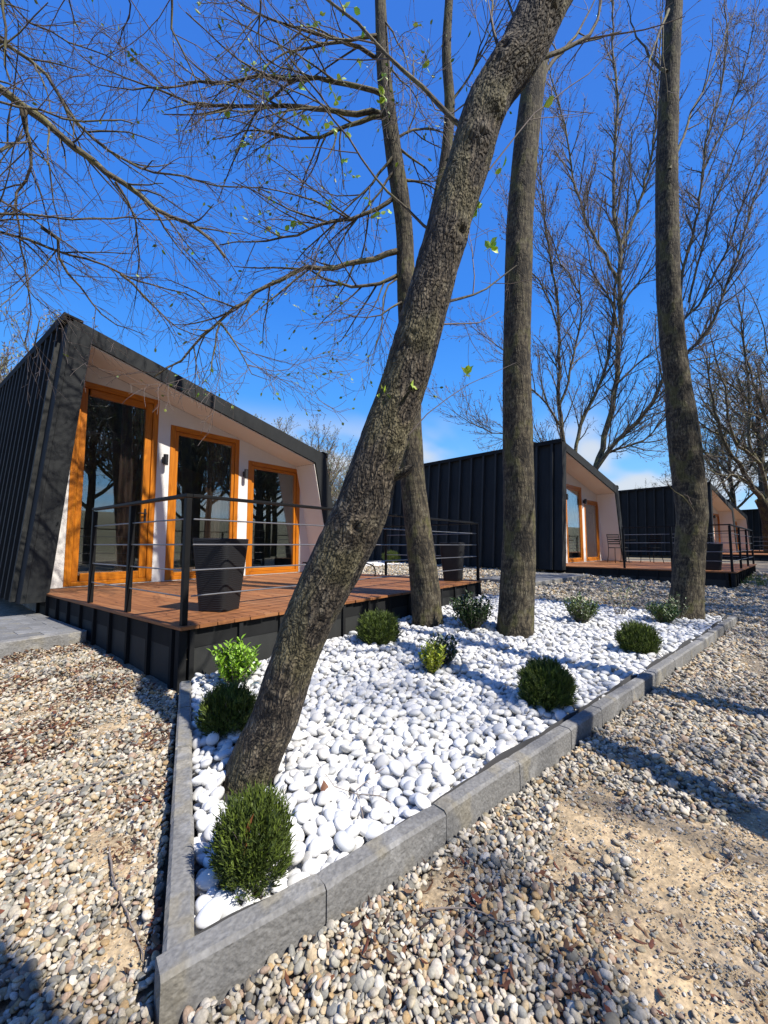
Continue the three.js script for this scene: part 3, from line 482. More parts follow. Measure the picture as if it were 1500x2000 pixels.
function deck(q, label, railLabel, full, floorY = 0.47, drop = 0.47) {
  const [X, Y, Z, TH] = q, g = thing('deck', label, 'deck', 'raised wooden decks in front of the cabins'); g.position.set(X, Y, Z); g.rotation.y = -TH;
  const r = rngOf(Math.round(X * 100)), nb = 35, pw = 5 / nb;
  for (let k = 0; k < nb; k++) { const b = part('deck_board', ALL.deckBoard[k % 4], M.deck[Math.floor(r() * 4)], g); b.position.set((k + 0.5) * pw, floorY - 0.014 + (r() - 0.5) * 0.002, -1.95 + (r() - 0.5) * 0.012); b.rotation.y = (r() < 0.5 ? 0 : Math.PI) + (r() - 0.5) * 0.0006; if (full > 1) for (const e of [-0.035, 0.035]) { const sc = part('screw', ALL.screw, M.rail, b); sc.position.set(e, 0.0135, 1.90 * (Math.cos(b.rotation.y) > 0 ? 1 : -1)); } }
  part('joist_frame', merge([box(4.9, 0.14, 0.05, 2.5, floorY - 0.10, -0.05), box(0.05, 0.14, 3.7, 0.05, floorY - 0.10, -2), box(0.05, 0.14, 3.7, 4.95, floorY - 0.10, -2), ...[1, 2, 3].map((k) => box(4.8, 0.14, 0.05, 2.5, floorY - 0.10, -0.05 - k * 0.95))]), M.siding, g);
  const sy = floorY - 0.03 - 0.28;
  const panels = (n, x0, z0, dx, dz, turn) => { const st = 0.4; for (let k = 0; k < n; k++) { const p = part('skirt_panel', ALL.skirtPanel[k % 2], M.skirt, g); p.position.set(x0 + dx * (k + 0.5) * st, sy, z0 + dz * (k + 0.5) * st); p.rotation.y = turn + (r() - 0.5) * 0.012; } for (let k = 0; k <= n; k++) { const b = part('skirt_batten', ALL.skirtBatten, M.siding, g); b.position.set(x0 + dx * k * st + Math.sin(turn) * 0.021, sy, z0 + dz * k * st + Math.cos(turn) * 0.021); b.rotation.y = turn; } };
  panels(12, 0.1, -0.035, 1, 0, 0); panels(9, 0.035, -0.12, 0, -1, -Math.PI / 2); panels(9, 4.965, -0.12, 0, -1, Math.PI / 2);
  part('corner_post', box(0.06, 0.56, 0.06, 0.035, sy, -0.035, 0.003), M.siding, g); part('corner_post', box(0.06, 0.56, 0.06, 4.965, sy, -0.035, 0.003), M.siding, g);
  // railing
  const rl = sub('railing', g), f = floorY, H = 0.95, posts = [[0.05, -1.98], [0.05, -1.04], [0.05, -0.04], [1.7, -0.04], [3.35, -0.04], [4.96, -0.04], [4.96, -1.0], [4.96, -1.98]];
  const skip = full > 1 ? new Set([3]) : new Set();
  posts.forEach(([x, z], k) => { if (!skip.has(k)) part('post', ALL.post, M.rail, rl).position.set(x, f + 0.465, z); });
  const run = (a, b) => { const dx = b[0] - a[0], dz = b[1] - a[1], L = Math.hypot(dx, dz), t = Math.atan2(-dz, dx); const m = [(a[0] + b[0]) / 2, (a[1] + b[1]) / 2]; part('top_rail', box(L + 0.044, 0.024, 0.05, 0, 0, 0, 0.003), M.rail, rl).position.set(m[0], f + H, m[1]); rl.children[rl.children.length - 1].rotation.y = t; for (let k = 1; k <= 4; k++) { const rd = part('rail_rod', ALL.rod[0], M.rod, rl); rd.position.set(m[0], f + 0.19 * k - 0.035 + 0.05, m[1]); rd.scale.x = L; rd.rotation.y = t; } };
  run(posts[0], posts[2]); run([0.05 + 0.048, -0.04], [4.96 - 0.048, -0.04]); run([4.96, -0.04], posts[7]);
  return g;
}
function pot(x, y, z, turn, label, h = 0.62, wt = 0.20, wb = 0.135) {
  const g = thing('planter', label, 'planter', 'tall square dark planters'); g.position.set(x, y, z); g.rotation.y = turn;
  const mb = new MB(), n = 56; const r = rngOf(Math.round(x * 97));
  const row = (yv, hw, sq) => { for (let s = 0; s <= 48; s++) { const a = (s % 48) / 48 * 2 * Math.PI + Math.PI / 4, c = Math.cos(a), d = Math.sin(a), m = Math.pow(Math.pow(Math.abs(c), 9) + Math.pow(Math.abs(d), 9), -1 / 9); const rip = sq ? 0.0015 * Math.sin(yv * 330 + 2.4 * Math.sin(a * 3 + yv * 9) + 1.3 * Math.sin(a * 7)) : 0; mb.p.push(c * m * (hw + rip), yv, d * m * (hw + rip)); mb.n.push(c, 0, d); mb.u.push(s / 48, yv); } };
  const rows = []; for (let k = 0; k <= n * 2; k++) rows.push([k / (n * 2) * h, mix(wb, wt, k / (n * 2)), 1]); rows.push([h + 0.004, wt - 0.006, 0], [h, wt - 0.022, 0], [h - 0.07, wt - 0.026, 0], [h - 0.072, 0.001, 0]); rows.unshift([0.0, 0.001, 0]);
  rows.forEach((q) => row(...q)); for (let k = 0; k < rows.length - 1; k++) for (let s = 0; s < 48; s++) { const o = k * 49 + s, w = o + 49; mb.i.push(o, w, o + 1, o + 1, w, w + 1); }
  part('pot_body', weld(mb.geo()), M.pot, g); part('soil', new THREE.CylinderGeometry(wt * 0.93, wt * 0.93, 0.01, 4).rotateY(Math.PI / 4).translate(0, h - 0.062, 0), M.soil, g);
  return g;
}
const Q1 = [1.45, 0, -2.98, 0], Q2 = [10.824, 0.05, 0.421, 0.132], Q3 = [24.315, 0.17, 3.532, 0.215], Q4 = [35.042, 0.22, 4.573, 0.251], Q5 = [44, 0.3, 10.5, 0.36];
cabin(Q1, 'nearest black cabin with three tall golden oak glazed openings and white porch', 2);
cabin(Q2, 'second black cabin, seen past the middle trunks, with chairs on its deck', 1, -0.20);
cabin(Q3, 'third black cabin in the row, partly behind the upright trunk', 0, -0.1);
cabin(Q4, 'small distant black cabin whose porch peeks out behind the third', 0, -0.1);
cabin(Q5, 'farthest black cabin at the edge of the photo, only its dark side wall showing', 0, -0.2);
deck(Q1, 'nearest reddish wooden deck with dark skirt panels beside the white pebble bed', '', 2);
deck(Q2, 'reddish wooden deck of the second cabin beyond the gravel', '', 1);
deck(Q3, 'distant wooden deck of the third cabin', '', 0);
deck(Q4, 'farthest wooden deck in front of the small distant cabin', '', 0);
const place = (q, x, y, z) => { const c = Math.cos(q[3]), s = Math.sin(q[3]); return V(q[0] + c * x - s * z, q[1] + y, q[2] + s * x + c * z); };
pot(2.06, 0.47, -3.50, 0.42, 'dark rippled square planter behind the corner railing of the nearest deck', 0.635, 0.185, 0.13);
pot(6.10, 0.47, -3.32, 0.3, 'dark square planter at the far end of the nearest deck', 0.62, 0.19, 0.135);
{ const v = place(Q2, 0.55, 0.47, -0.45); pot(v.x, v.y, v.z, 0.1, 'dark square planter at the corner of the second cabin deck', 0.56, 0.22, 0.17); }
// a dark low building end far behind the first cabin
{ const g = thing('board_fence', 'dark vertical board fence far behind the nearest cabin', 'fence'); g.position.set(...[[12.303,0.272,-15.317]][0]); g.position.y = 0.4; g.rotation.y = 0.5;
  const bg = box(0.19, 2.6, 0.03, 0, 1.3, 0, 0.004); for (let k = 0; k < 24; k++) part('fence_board', bg, M.siding, g).position.set(k * 0.2, 0, (k % 2) * 0.012); part('top_cap', box(4.8, 0.05, 0.08, 2.3, 2.63, 0.0), M.siding, g); for (const x of [0.1, 2.3, 4.5]) part('fence_post', box(0.09, 2.5, 0.09, x, 1.25, -0.07), M.siding, g); }
// bistro chairs and a small table on the second deck
function chair(v, turn, label) {
  const g = thing('garden_chair', label, 'chair', 'slim black garden chairs'); g.position.copy(v); g.rotation.y = turn;
  const bar = (pts, r, n) => part(n, new THREE.TubeGeometry(new THREE.CatmullRomCurve3(toV(pts)), 14, r, 6), M.rail, g);
  for (const s of [-1, 1]) { bar([[s * 0.21, 0, 0.20], [s * 0.20, 0.25, 0.18], [s * 0.19, 0.45, 0.17]], 0.011, 'leg'); bar([[s * 0.21, 0, -0.24], [s * 0.20, 0.28, -0.18], [s * 0.19, 0.5, -0.19], [s * 0.185, 0.88, -0.27]], 0.011, 'leg'); }
  part('seat', box(0.40, 0.025, 0.38, 0, 0.455, -0.01, 0.008), M.rail, g);
  for (let k = 0; k < 5; k++) part('back_slat', box(0.36, 0.035, 0.012, 0, 0.58 + k * 0.07, -0.205 - k * 0.0145, 0.003), M.rail, g);
}
chair(place(Q2, 3.35, 0.47, -3.05), -0.9, 'slim black garden chair nearest the window on the second cabin deck');
chair(place(Q2, 4.15, 0.47, -2.35), -2.1, 'slim black garden chair standing against the pale porch cheek of the second cabin');
{ const v = place(Q2, 3.9, 0.47, -3.0), g = thing('bistro_table', 'small round black table between the garden chairs', 'table'); g.position.copy(v); part('table_top', new THREE.CylinderGeometry(0.3, 0.3, 0.02, 28).translate(0, 0.7, 0), M.rail, g); part('stem', new THREE.CylinderGeometry(0.02, 0.025, 0.68, 10).translate(0, 0.35, 0), M.rail, g); part('foot', new THREE.CylinderGeometry(0.18, 0.2, 0.02, 20).translate(0, 0.01, 0), M.rail, g); }
// a bent steel leg of a lounger at the far end of the first deck
{ const g = thing('lounger', 'bent steel frame of a low lounger at the far end of the nearest deck', 'lounger'); g.position.set(6.0, 0.47, -4.9);
  for (const s of [0, -0.55]) part('leg', new THREE.TubeGeometry(new THREE.CatmullRomCurve3(toV([[0, 0, s], [0.0, 0.12, s], [-0.06, 0.2, s], [-0.3, 0.26, s - 0.02], [-0.6, 0.28, s - 0.03]])), 20, 0.012, 8), M.rail, g);
  part('seat', box(0.9, 0.02, 0.5, -0.85, 0.285, -0.29, 0.006), M.rail, g); for (const s of [0, -0.55]) part('leg', new THREE.TubeGeometry(new THREE.CatmullRomCurve3(toV([[-1.25, 0, s], [-1.24, 0.15, s], [-1.2, 0.28, s]])), 8, 0.012, 8), M.rail, g); }
// ---- paved step beside the first cabin
{ const g = new THREE.Group(); g.name = 'paved_path'; g.userData.kind = 'structure'; scene.add(g); const r = rngOf(8);
  part('slab_edge', box(3.43, 0.30, 0.11, -0.29, 0.079, -4.80, 0.008), M.concrete, g); part('slab_base', box(3.43, 0.2, 1.7, -0.29, 0.10, -5.71), M.concrete, g);
  part('mortar_footing', box(3.4, 0.06, 0.1, -0.3, 0.035, -4.71, 0.01), STD({ color: lin(0.5, 0.42, 0.30), roughness: 1 }), g);
  const pg = [0, 1, 2].map((k) => box(0.294, 0.05, 0.194, 0, 0, 0, 0.003, k, k * 0.6));
  for (let i = 0; i < 12; i++) for (let j = 0; j < 8; j++) { const p = part('paver', pg[(i * 7 + j * 3) % 3], M.paver[Math.floor(r() * 3)], g); p.position.set(1.42 - 0.15 - i * 0.297 + (j % 2 ? -0.148 : 0), 0.204 + (r() - 0.5) * 0.003, -4.955 - j * 0.197); if (p.position.x < -1.85) { g.remove(p); } else if (i === 0 && j % 2) { const hp = part('paver', pg[1], M.paver[j % 3], g); hp.position.set(1.347, 0.2035, -4.955 - j * 0.197); hp.scale.x = 0.49; } } }
// second path strip before the second cabin
{ const v = place(Q2, -1.0, 0, -3.3); const g = new THREE.Mesh(box(3.0, 0.16, 1.3, 0, 0, 0, 0.008), M.concrete); g.name = 'concrete_path'; g.userData.kind = 'structure'; g.position.set(v.x - 0.55, ground(v.x, v.z) + 0.01, v.z - 0.1); g.rotation.y = -Q2[3]; g.receiveShadow = true; scene.add(g); }

// ================================================================ TREES
function curve(pts, step) { const v = pts[0].isVector3 ? pts : toV(pts), c = new THREE.CatmullRomCurve3(v, false, 'centripetal'), L = c.getLength(); return c.getSpacedPoints(Math.max(3, Math.round(L / step))); }
const tints = (r, d) => { const v = 1 + (r() - 0.5) * d; return [v, v * (1 + (r() - 0.5) * 0.06), v * (1 + (r() - 0.5) * 0.08)]; };
class Tree {
  constructor(name, label, group, seed) { this.g = thing(name, label, 'tree', group); this.r = rngOf(seed); this.limb = new MB(); this.tw = new MB(); this.tips = []; }
  trunk(pts, rads, bark, o = {}) {
    const c = curve(pts, o.step || 0.035), n = c.length, rr = c.map((_, k) => { const t = k / (n - 1) * (rads.length - 1), i = Math.min(rads.length - 2, Math.floor(t)); return mix(rads[i], rads[i + 1], t - i); });
    const mb = new MB(), seed = o.seed || 5, seg = o.seg || 40, knots = o.knots || [], rough = o.rough ?? 0.05, flare = o.flare ?? 0.35, L0 = o.flareLen ?? 0.25;
    mb.tube(c, rr, seg, [1, 1, 1], (k, a, r, len) => {
      const ca = Math.cos(a), sa = Math.sin(a);
      let d = 1 + rough * 1.1 * (fbm(ca * 1.2 + 5, len * 3.1 + sa * 1.2, seed, 3) - 0.5) * 2 + rough * 0.5 * (fbm(ca * 6 + 9, len * 15 + sa * 6, seed + 4, 3) - 0.5) * 2 + rough * 0.45 * (fbm(ca * 16 + 3, len * 34 + sa * 16, seed + 8, 2) - 0.5) * 2;
      d += flare * Math.exp(-len / L0) * (0.65 + 0.5 * Math.sin(a * 4 + seed));
      for (const [kl, ka, ks, kd] of knots) { let da = Math.abs(a - ka); if (da > Math.PI) da = 2 * Math.PI - da; const ir = 0.75 + 0.6 * hash2(Math.round(kl * 100), 3, seed), q = Math.hypot((len - kl) / (ks * ir), da * r / ks) * (0.8 + 0.5 * fbm(len * 40, a * 5, seed + 90, 2)); if (q < 2.4) d += kd * 0.62 * (Math.exp(-q * q * 0.9) - (0.7 + 0.6 * hash2(Math.round(kl * 100), 7, seed)) * Math.exp(-q * q * 5)); }
      return r * d;
    });
    const col = mb.c; for (let k = 0; k < col.length; k += 3) { const p = k; const v = 0.86 + 0.3 * fbm(mb.p[p] * 3 + 7, mb.p[p + 1] * 3 + mb.p[p + 2] * 3, seed + 61, 3); col[k] = v; col[k + 1] = v; col[k + 2] = v; }
    this.lastAxis = c;
    return part('trunk', weld(mb.geo()), bark, this.g);
  }
  // a limb along points with side shoots grown on it
  grow(pts, r0, r1, o, lv = 0) {
    const r = this.r, len0 = pts.length, c = lv === 0 ? curve(pts, Math.max(0.06, o.step || 0.12)) : pts, n = c.length;
    if (lv === 0) { for (let k = 1; k < n; k++) { const j = o.jit ?? 0.012; c[k].x += (r() - 0.5) * j; c[k].y += (r() - 0.5) * j; c[k].z += (r() - 0.5) * j; } }
    if (r0 > (o.thick || 0.0055)) this.limb.tube(c, c.map((_, k) => mix(r0, r1, Math.pow(k / (n - 1), 0.8)) * (1 + (r() - 0.5) * 0.12)), r0 > 0.025 ? 10 : 6, tints(r, 0.4), null, r() * 3);
    else this.tw.twig(c, r0, r1, null);
    if (lv >= o.dens.length) { this.tips.push([c[n - 1], c[n - 1].clone().sub(c[n - 2]).normalize()]); return; }
    let len = 0; for (let k = 1; k < n; k++) len += c[k].distanceTo(c[k - 1]);
    const kids = Math.floor(len * o.dens[lv] * (0.75 + r() * 0.5) + r()), T = V(0, 0, 0), A = V(0, 0, 0);
    for (let q = 0; q < kids; q++) {
      const t = mix(o.from ?? 0.15, 1, (q + r()) / kids), f = t * (n - 1), i = Math.min(n - 2, Math.floor(f)), s = c[i].clone().lerp(c[i + 1], f - i);
      T.subVectors(c[i + 1], c[i]).normalize(); A.set(r() - 0.5, r() - 0.5, r() - 0.5).cross(T).normalize();
      const ang = (o.ang ?? 0.75) * (0.6 + r() * 0.8), d = T.clone().multiplyScalar(Math.cos(ang)).addScaledVector(A, Math.sin(ang)).normalize();
      const L = o.len[lv] * (0.35 + 0.9 * r()) * (1 - 0.5 * t), rad = Math.max(o.rmin ?? 0.0016, Math.min(mix(r0, r1, t) * (0.45 + 0.25 * r()), o.rad[lv]));
      const m = lv >= 2 ? 3 : 5, path = [s]; const bend = V((r() - 0.5), (r() - 0.5), (r() - 0.5)).multiplyScalar(o.wander ?? 0.5), up = (o.up ?? 0.15) * (0.5 + r());
      for (let k = 1; k <= m; k++) { d.addScaledVector(bend, 1 / m).addScaledVector(V(r() - 0.5, r() - 0.5, r() - 0.5), 0.32); d.y += up / m; d.normalize(); path.push(path[k - 1].clone().addScaledVector(d, L / m)); }
      this.grow(path, rad, Math.max(o.rmin ?? 0.0012, rad * 0.4), o, lv + 1);
    }
  }
  done(twigMat = M.twig, limbMat = M.limb) {
    if (this.limb.i.length) part('limbs', weld2(this.limb.geo()), limbMat, this.g);
    if (this.tw.i.length) part('crown', this.tw.geo(), twigMat, this.g);
    return this.g;
  }
}
const weld2 = (g) => g;
// ---- the leaning tree in the near corner
const NEAR = { dens: [4.5, 6, 5], len: [0.55, 0.24, 0.10], rad: [0.006, 0.0026, 0.0016], ang: 0.8, up: 0.1, wander: 0.7, rmin: 0.0011, from: 0.25 };
const t1 = new Tree('leaning_tree', 'leaning tree with rough brown bark crossing the middle of the picture', 'trees of the pebble bed', 101);
t1.trunk([[1.101,-0.134,-1.68],[1.114,-0.02,-1.642],[1.134,0.127,-1.591],[1.17,0.307,-1.513],[1.197,0.53,-1.443],[1.232,0.752,-1.362],[1.284,0.973,-1.261],[1.331,1.193,-1.166],[1.342,1.302,-1.13],[1.369,1.521,-1.061],[1.399,1.738,-0.987],[1.421,1.955,-0.924],[1.441,2.17,-0.863],[1.462,2.384,-0.802],[1.492,2.635,-0.724],[1.529,2.918,-0.633],[1.597,3.129,-0.512],[1.643,3.34,-0.419],[1.707,3.592,-0.296],[1.777,3.885,-0.162],[1.868,4.242,0.008]], [0.108, 0.104, 0.100, 0.098, 0.106, 0.116, 0.115, 0.104, 0.098, 0.098, 0.095, 0.091, 0.089, 0.087, 0.089, 0.098, 0.098, 0.099, 0.095, 0.088, 0.08], M.barkA, { seg: 72, step: 0.012, rough: 0.055, seed: 21, flare: 0.16, flareLen: 0.12, knots: [[2.66, 6.10, 0.055, 0.42], [3.68, 5.75, 0.05, 0.42], [3.20, 6.15, 0.04, 0.40], [3.05, 5.70, 0.045, 0.40], [3.40, 5.0, 0.045, 0.35], [0.60, 5.15, 0.06, 0.34], [0.72, 5.3, 0.05, 0.30], [1.38, 5.5, 0.05, 0.28], [0.98, 5.9, 0.05, 0.24], [2.2, 5.3, 0.04, 0.25], [1.75, 6.1, 0.045, 0.25]] });
{
  const stub = new MB(); stub.tube(curve([[1.373,1.342,-1.04],[1.387,1.349,-0.988],[1.389,1.367,-0.951],[1.382,1.377,-0.926]], 0.01), [0.030, 0.027, 0.024, 0.022, 0.020, 0.019, 0.020, 0.021, 0.020, 0.016, 0.012, 0.002].concat(Array(40).fill(0.002)), 14, [0.95, 0.95, 0.95], (k, a, r) => r * (1 + 0.25 * (hash2(k, Math.round(a * 3), 5) - 0.5))); part('branch_stub', stub.geo(true), M.barkA, t1.g);
  t1.grow([[1.538,2.807,-0.701],[1.505,2.889,-0.769],[1.457,3.015,-0.85],[1.447,3.085,-0.888],[1.393,3.195,-0.979],[1.35,3.307,-1.055],[1.312,3.428,-1.124],[1.272,3.527,-1.198],[1.216,3.636,-1.29],[1.147,3.788,-1.396],[1.075,3.942,-1.503]], 0.0115, 0.004, NEAR);
  t1.grow([[1.473,2.362,-0.826],[1.449,2.44,-0.896],[1.381,2.583,-1.013],[1.341,2.708,-1.097],[1.307,2.845,-1.171],[1.272,2.985,-1.246],[1.225,3.136,-1.336],[1.198,3.242,-1.405],[1.181,3.333,-1.463],[1.135,3.519,-1.547],[1.121,3.658,-1.596],[1.093,3.878,-1.651]], 0.0062, 0.002, { ...NEAR, dens: [3, 5] });
  t1.grow([[1.605,3.095,-0.512],[1.693,3.157,-0.452],[1.768,3.219,-0.409],[1.849,3.291,-0.356],[1.918,3.378,-0.317],[1.982,3.502,-0.279],[2.023,3.645,-0.268],[2.07,3.843,-0.242]], 0.0125, 0.004, NEAR);
  t1.grow([[1.548,2.631,-0.646],[1.625,2.782,-0.571],[1.709,2.947,-0.485],[1.794,3.036,-0.409],[1.89,3.161,-0.312],[1.976,3.289,-0.229],[2.065,3.42,-0.142]], 0.0042, 0.0015, { ...NEAR, dens: [3, 4] });
  t1.grow([[1.521,2.111,-0.847],[1.658,2.194,-0.824],[1.804,2.286,-0.787],[1.943,2.419,-0.755],[2.083,2.538,-0.723]], 0.0072, 0.0025, NEAR);
  t1.grow([[1.511,2.015,-0.873],[1.641,2.066,-0.862],[1.773,2.125,-0.848],[1.913,2.21,-0.821],[2.043,2.298,-0.807]], 0.005, 0.002, NEAR);
  t1.grow([[1.394,1.509,-0.959],[1.436,1.586,-0.904],[1.514,1.695,-0.8],[1.569,1.751,-0.732],[1.639,1.793,-0.647],[1.683,1.825,-0.596]], 0.0032, 0.0013, { ...NEAR, dens: [4, 3], len: [0.12, 0.05], up: 0.3 });
  t1.grow([[1.574,3.2,-0.603],[1.592,3.324,-0.633],[1.619,3.446,-0.652],[1.657,3.572,-0.656],[1.694,3.725,-0.658]], 0.007, 0.004, NEAR);
  t1.grow([[1.54,3.005,-0.705],[1.551,3.002,-0.773],[1.551,3.019,-0.852],[1.532,3.197,-0.935],[1.538,3.297,-0.996],[1.522,3.34,-1.092]], 0.004, 0.0018, { ...NEAR, dens: [3, 4] });
  t1.grow([[1.329,1.694,-0.985],[1.32,1.672,-0.999],[1.314,1.662,-1.008]], 0.010, 0.004, { ...NEAR, dens: [] });
}
t1.done();
// ---- the double tree behind it, against the deck
const MID = { dens: [7, 7.5, 6.5], len: [1.15, 0.5, 0.24], rad: [0.012, 0.0048, 0.003], ang: 0.72, up: 0.0, wander: 0.8, rmin: 0.0021, from: 0.16, thick: 0.007, step: 0.16, jit: 0.03 };
const t2 = new Tree('forked_tree', 'forked tree rising from the pebble bed against the deck', 'trees of the pebble bed', 202);
t2.trunk([[4.211,-0.159,-2.592],[4.182,0.008,-2.6],[4.1,0.663,-2.613],[4.027,1.199,-2.631],[3.942,1.793,-2.656],[3.864,2.623,-2.641],[3.797,3.512,-2.604],[3.723,4.28,-2.592],[3.686,4.692,-2.578],[3.581,5.382,-2.617],[3.489,5.97,-2.651],[3.399,6.652,-2.671],[3.334,7.339,-2.658],[3.257,8.219,-2.635],[3.162,9.216,-2.62]], [0.185, 0.172, 0.156, 0.142, 0.130, 0.122, 0.110, 0.098, 0.100, 0.092, 0.080, 0.066, 0.058, 0.045, 0.03], M.barkB, { seg: 48, step: 0.04, rough: 0.05, seed: 33, flare: 0.36, flareLen: 0.16, knots: [[0.9, 5.4, 0.10, 0.2], [2.1, 5.0, 0.09, 0.2], [4.3, 5.2, 0.07, 0.3], [5.2, 4.8, 0.06, 0.3], [6.2, 5.4, 0.06, 0.3]] });
t2.trunk([[3.815,2.966,-2.605],[3.865,3.921,-2.447],[3.908,4.883,-2.296],[3.955,5.435,-2.194],[3.961,6.171,-2.119],[3.912,6.852,-2.123],[3.908,7.478,-2.077],[3.899,8.29,-2.012],[3.886,9.109,-1.952]], [0.085, 0.08, 0.072, 0.068, 0.062, 0.055, 0.048, 0.035, 0.02], M.barkB, { seg: 28, step: 0.05, rough: 0.05, seed: 39, flare: 0 });
const LB = [
  [[4.75, 4.5], 0.034, 0.008, [[3.641,4.44,-2.634],[3.596,4.4,-2.645],[3.471,4.319,-2.764],[3.261,4.244,-2.989],[3.056,4.136,-3.213],[2.937,4.166,-3.31],[2.806,4.059,-3.439],[2.664,3.954,-3.583],[2.515,3.799,-3.74],[2.402,3.663,-3.851],[2.261,3.458,-4.006],[2.122,3.244,-4.159],[2.049,3.081,-4.222],[1.917,2.921,-4.36],[1.804,2.811,-4.467]]],
  [0, 0.026, 0.010, [[3.7,4.204,-2.59],[3.619,4.129,-2.663],[3.507,4.037,-2.777],[3.348,3.98,-2.948],[3.186,3.982,-3.114],[3.041,4.035,-3.253],[2.93,4.105,-3.344]]],
  [0, 0.028, 0.005, [[3.589,5.089,-2.616],[3.472,4.934,-2.713],[3.371,4.839,-2.781],[3.213,4.716,-2.926],[3.034,4.641,-3.092],[2.893,4.544,-3.211],[2.743,4.414,-3.347],[2.582,4.353,-3.489],[2.423,4.281,-3.628],[2.264,4.259,-3.76],[2.145,4.183,-3.85]]],
  [0, 0.034, 0.004, [[3.447,5.997,-2.678],[3.363,5.973,-2.724],[3.184,5.95,-2.893],[2.996,5.926,-3.073],[2.81,5.919,-3.248],[2.617,5.9,-3.433],[2.439,5.852,-3.603],[2.253,5.81,-3.783],[2.12,5.785,-3.892],[1.929,5.749,-4.078],[1.797,5.777,-4.179],[1.595,5.836,-4.365],[1.399,5.92,-4.541],[1.207,5.986,-4.715],[1.067,6.044,-4.822]]],
  [0, 0.030, 0.004, [[3.432,6.233,-2.666],[3.362,6.196,-2.679],[3.172,6.216,-2.838],[2.974,6.246,-3.007],[2.743,6.189,-3.229],[2.577,6.144,-3.365],[2.404,6.104,-3.51],[2.237,6.031,-3.653],[2.064,5.926,-3.806],[1.921,5.886,-3.913],[1.754,5.798,-4.057],[1.544,5.685,-4.259],[1.366,5.635,-4.412],[1.189,5.625,-4.558]]],
  [0, 0.030, 0.004, [[3.448,5.985,-2.679],[3.34,5.94,-2.751],[3.093,5.755,-3.021],[2.963,5.625,-3.133],[2.769,5.548,-3.32],[2.583,5.555,-3.486],[2.39,5.562,-3.661],[2.236,5.468,-3.798],[2.085,5.392,-3.931]]],
  [0, 0.024, 0.004, [[3.352,6.917,-2.679],[3.235,6.826,-2.735],[2.981,6.7,-2.972],[2.745,6.548,-3.189],[2.535,6.404,-3.372],[2.423,6.245,-3.433],[2.353,6.088,-3.438],[2.234,5.88,-3.512]]],
  [0, 0.026, 0.004, [[3.443,6.68,-2.675],[3.347,6.645,-2.712],[3.147,6.725,-2.866],[2.89,6.761,-3.1],[2.726,6.749,-3.222],[2.552,6.759,-3.352],[2.373,6.755,-3.492],[2.194,6.799,-3.624],[2.071,6.862,-3.683],[1.935,6.948,-3.755]]],
  [0, 0.018, 0.006, [[3.558,5.749,-2.569],[3.684,5.898,-2.534],[3.83,6.019,-2.478],[3.991,6.128,-2.404],[4.169,6.156,-2.32],[4.382,6.181,-2.191]]],
  [0, 0.018, 0.006, [[3.581,5.608,-2.558],[3.736,5.58,-2.499],[3.903,5.536,-2.427],[4.046,5.488,-2.386]]],
  [0, 0.018, 0.006, [[3.633,5.254,-2.538],[3.778,5.322,-2.478],[3.934,5.34,-2.413],[4.061,5.363,-2.383]]],
  [0, 0.018, 0.003, [[3.51,5.513,-2.579],[3.37,5.221,-2.743],[3.236,4.961,-2.894],[3.134,4.79,-2.993],[3.034,4.593,-3.092],[2.94,4.342,-3.192],[2.88,4.094,-3.246]]],
  [0, 0.016, 0.003, [[3.522,5.338,-2.588],[3.408,5.058,-2.737],[3.268,4.781,-2.921],[3.124,4.563,-3.101],[2.999,4.347,-3.256],[2.943,4.179,-3.317]]],
  [0, 0.014, 0.003, [[3.662,3.821,-2.608],[3.551,3.728,-2.664],[3.423,3.608,-2.746],[3.294,3.53,-2.824],[3.164,3.514,-2.895],[3.033,3.535,-2.961]]],
  [0, 0.012, 0.002, [[3.612,4.084,-2.637],[3.508,3.965,-2.704],[3.457,3.762,-2.715],[3.43,3.563,-2.694],[3.372,3.312,-2.72],[3.314,3.066,-2.744],[3.244,2.88,-2.778]]],
  [0, 0.012, 0.003, [[2.222,3.399,-3.936],[2.193,3.218,-3.935],[2.174,3.04,-3.922],[2.131,2.838,-3.942],[2.08,2.682,-3.968]]],
  [0, 0.012, 0.003, [[2.229,3.388,-3.928],[2.316,3.164,-3.786],[2.375,2.934,-3.679],[2.417,2.786,-3.583],[2.472,2.744,-3.458]]],
  [0, 0.007, 0.002, [[2.393,2.934,-3.697],[2.504,2.888,-3.507],[2.583,2.842,-3.356],[2.684,2.953,-3.159]]],
  [0, 0.016, 0.003, [[3.98,6.227,-2.128],[4.17,6.658,-1.971],[4.315,7.163,-1.862],[4.462,7.682,-1.749],[4.593,8.182,-1.657]]],
  [0, 0.012, 0.003, [[3.393,6.622,-2.666],[3.453,6.461,-2.549],[3.546,6.215,-2.401],[3.601,5.972,-2.301],[3.636,5.761,-2.223]]],
  [0, 0.012, 0.003, [[3.337,7.152,-2.667],[3.372,6.872,-2.524],[3.418,6.483,-2.38],[3.429,6.049,-2.288]]],
];
for (const [, a, b, p] of LB) t2.grow(p, a, b, MID);
t2.done();
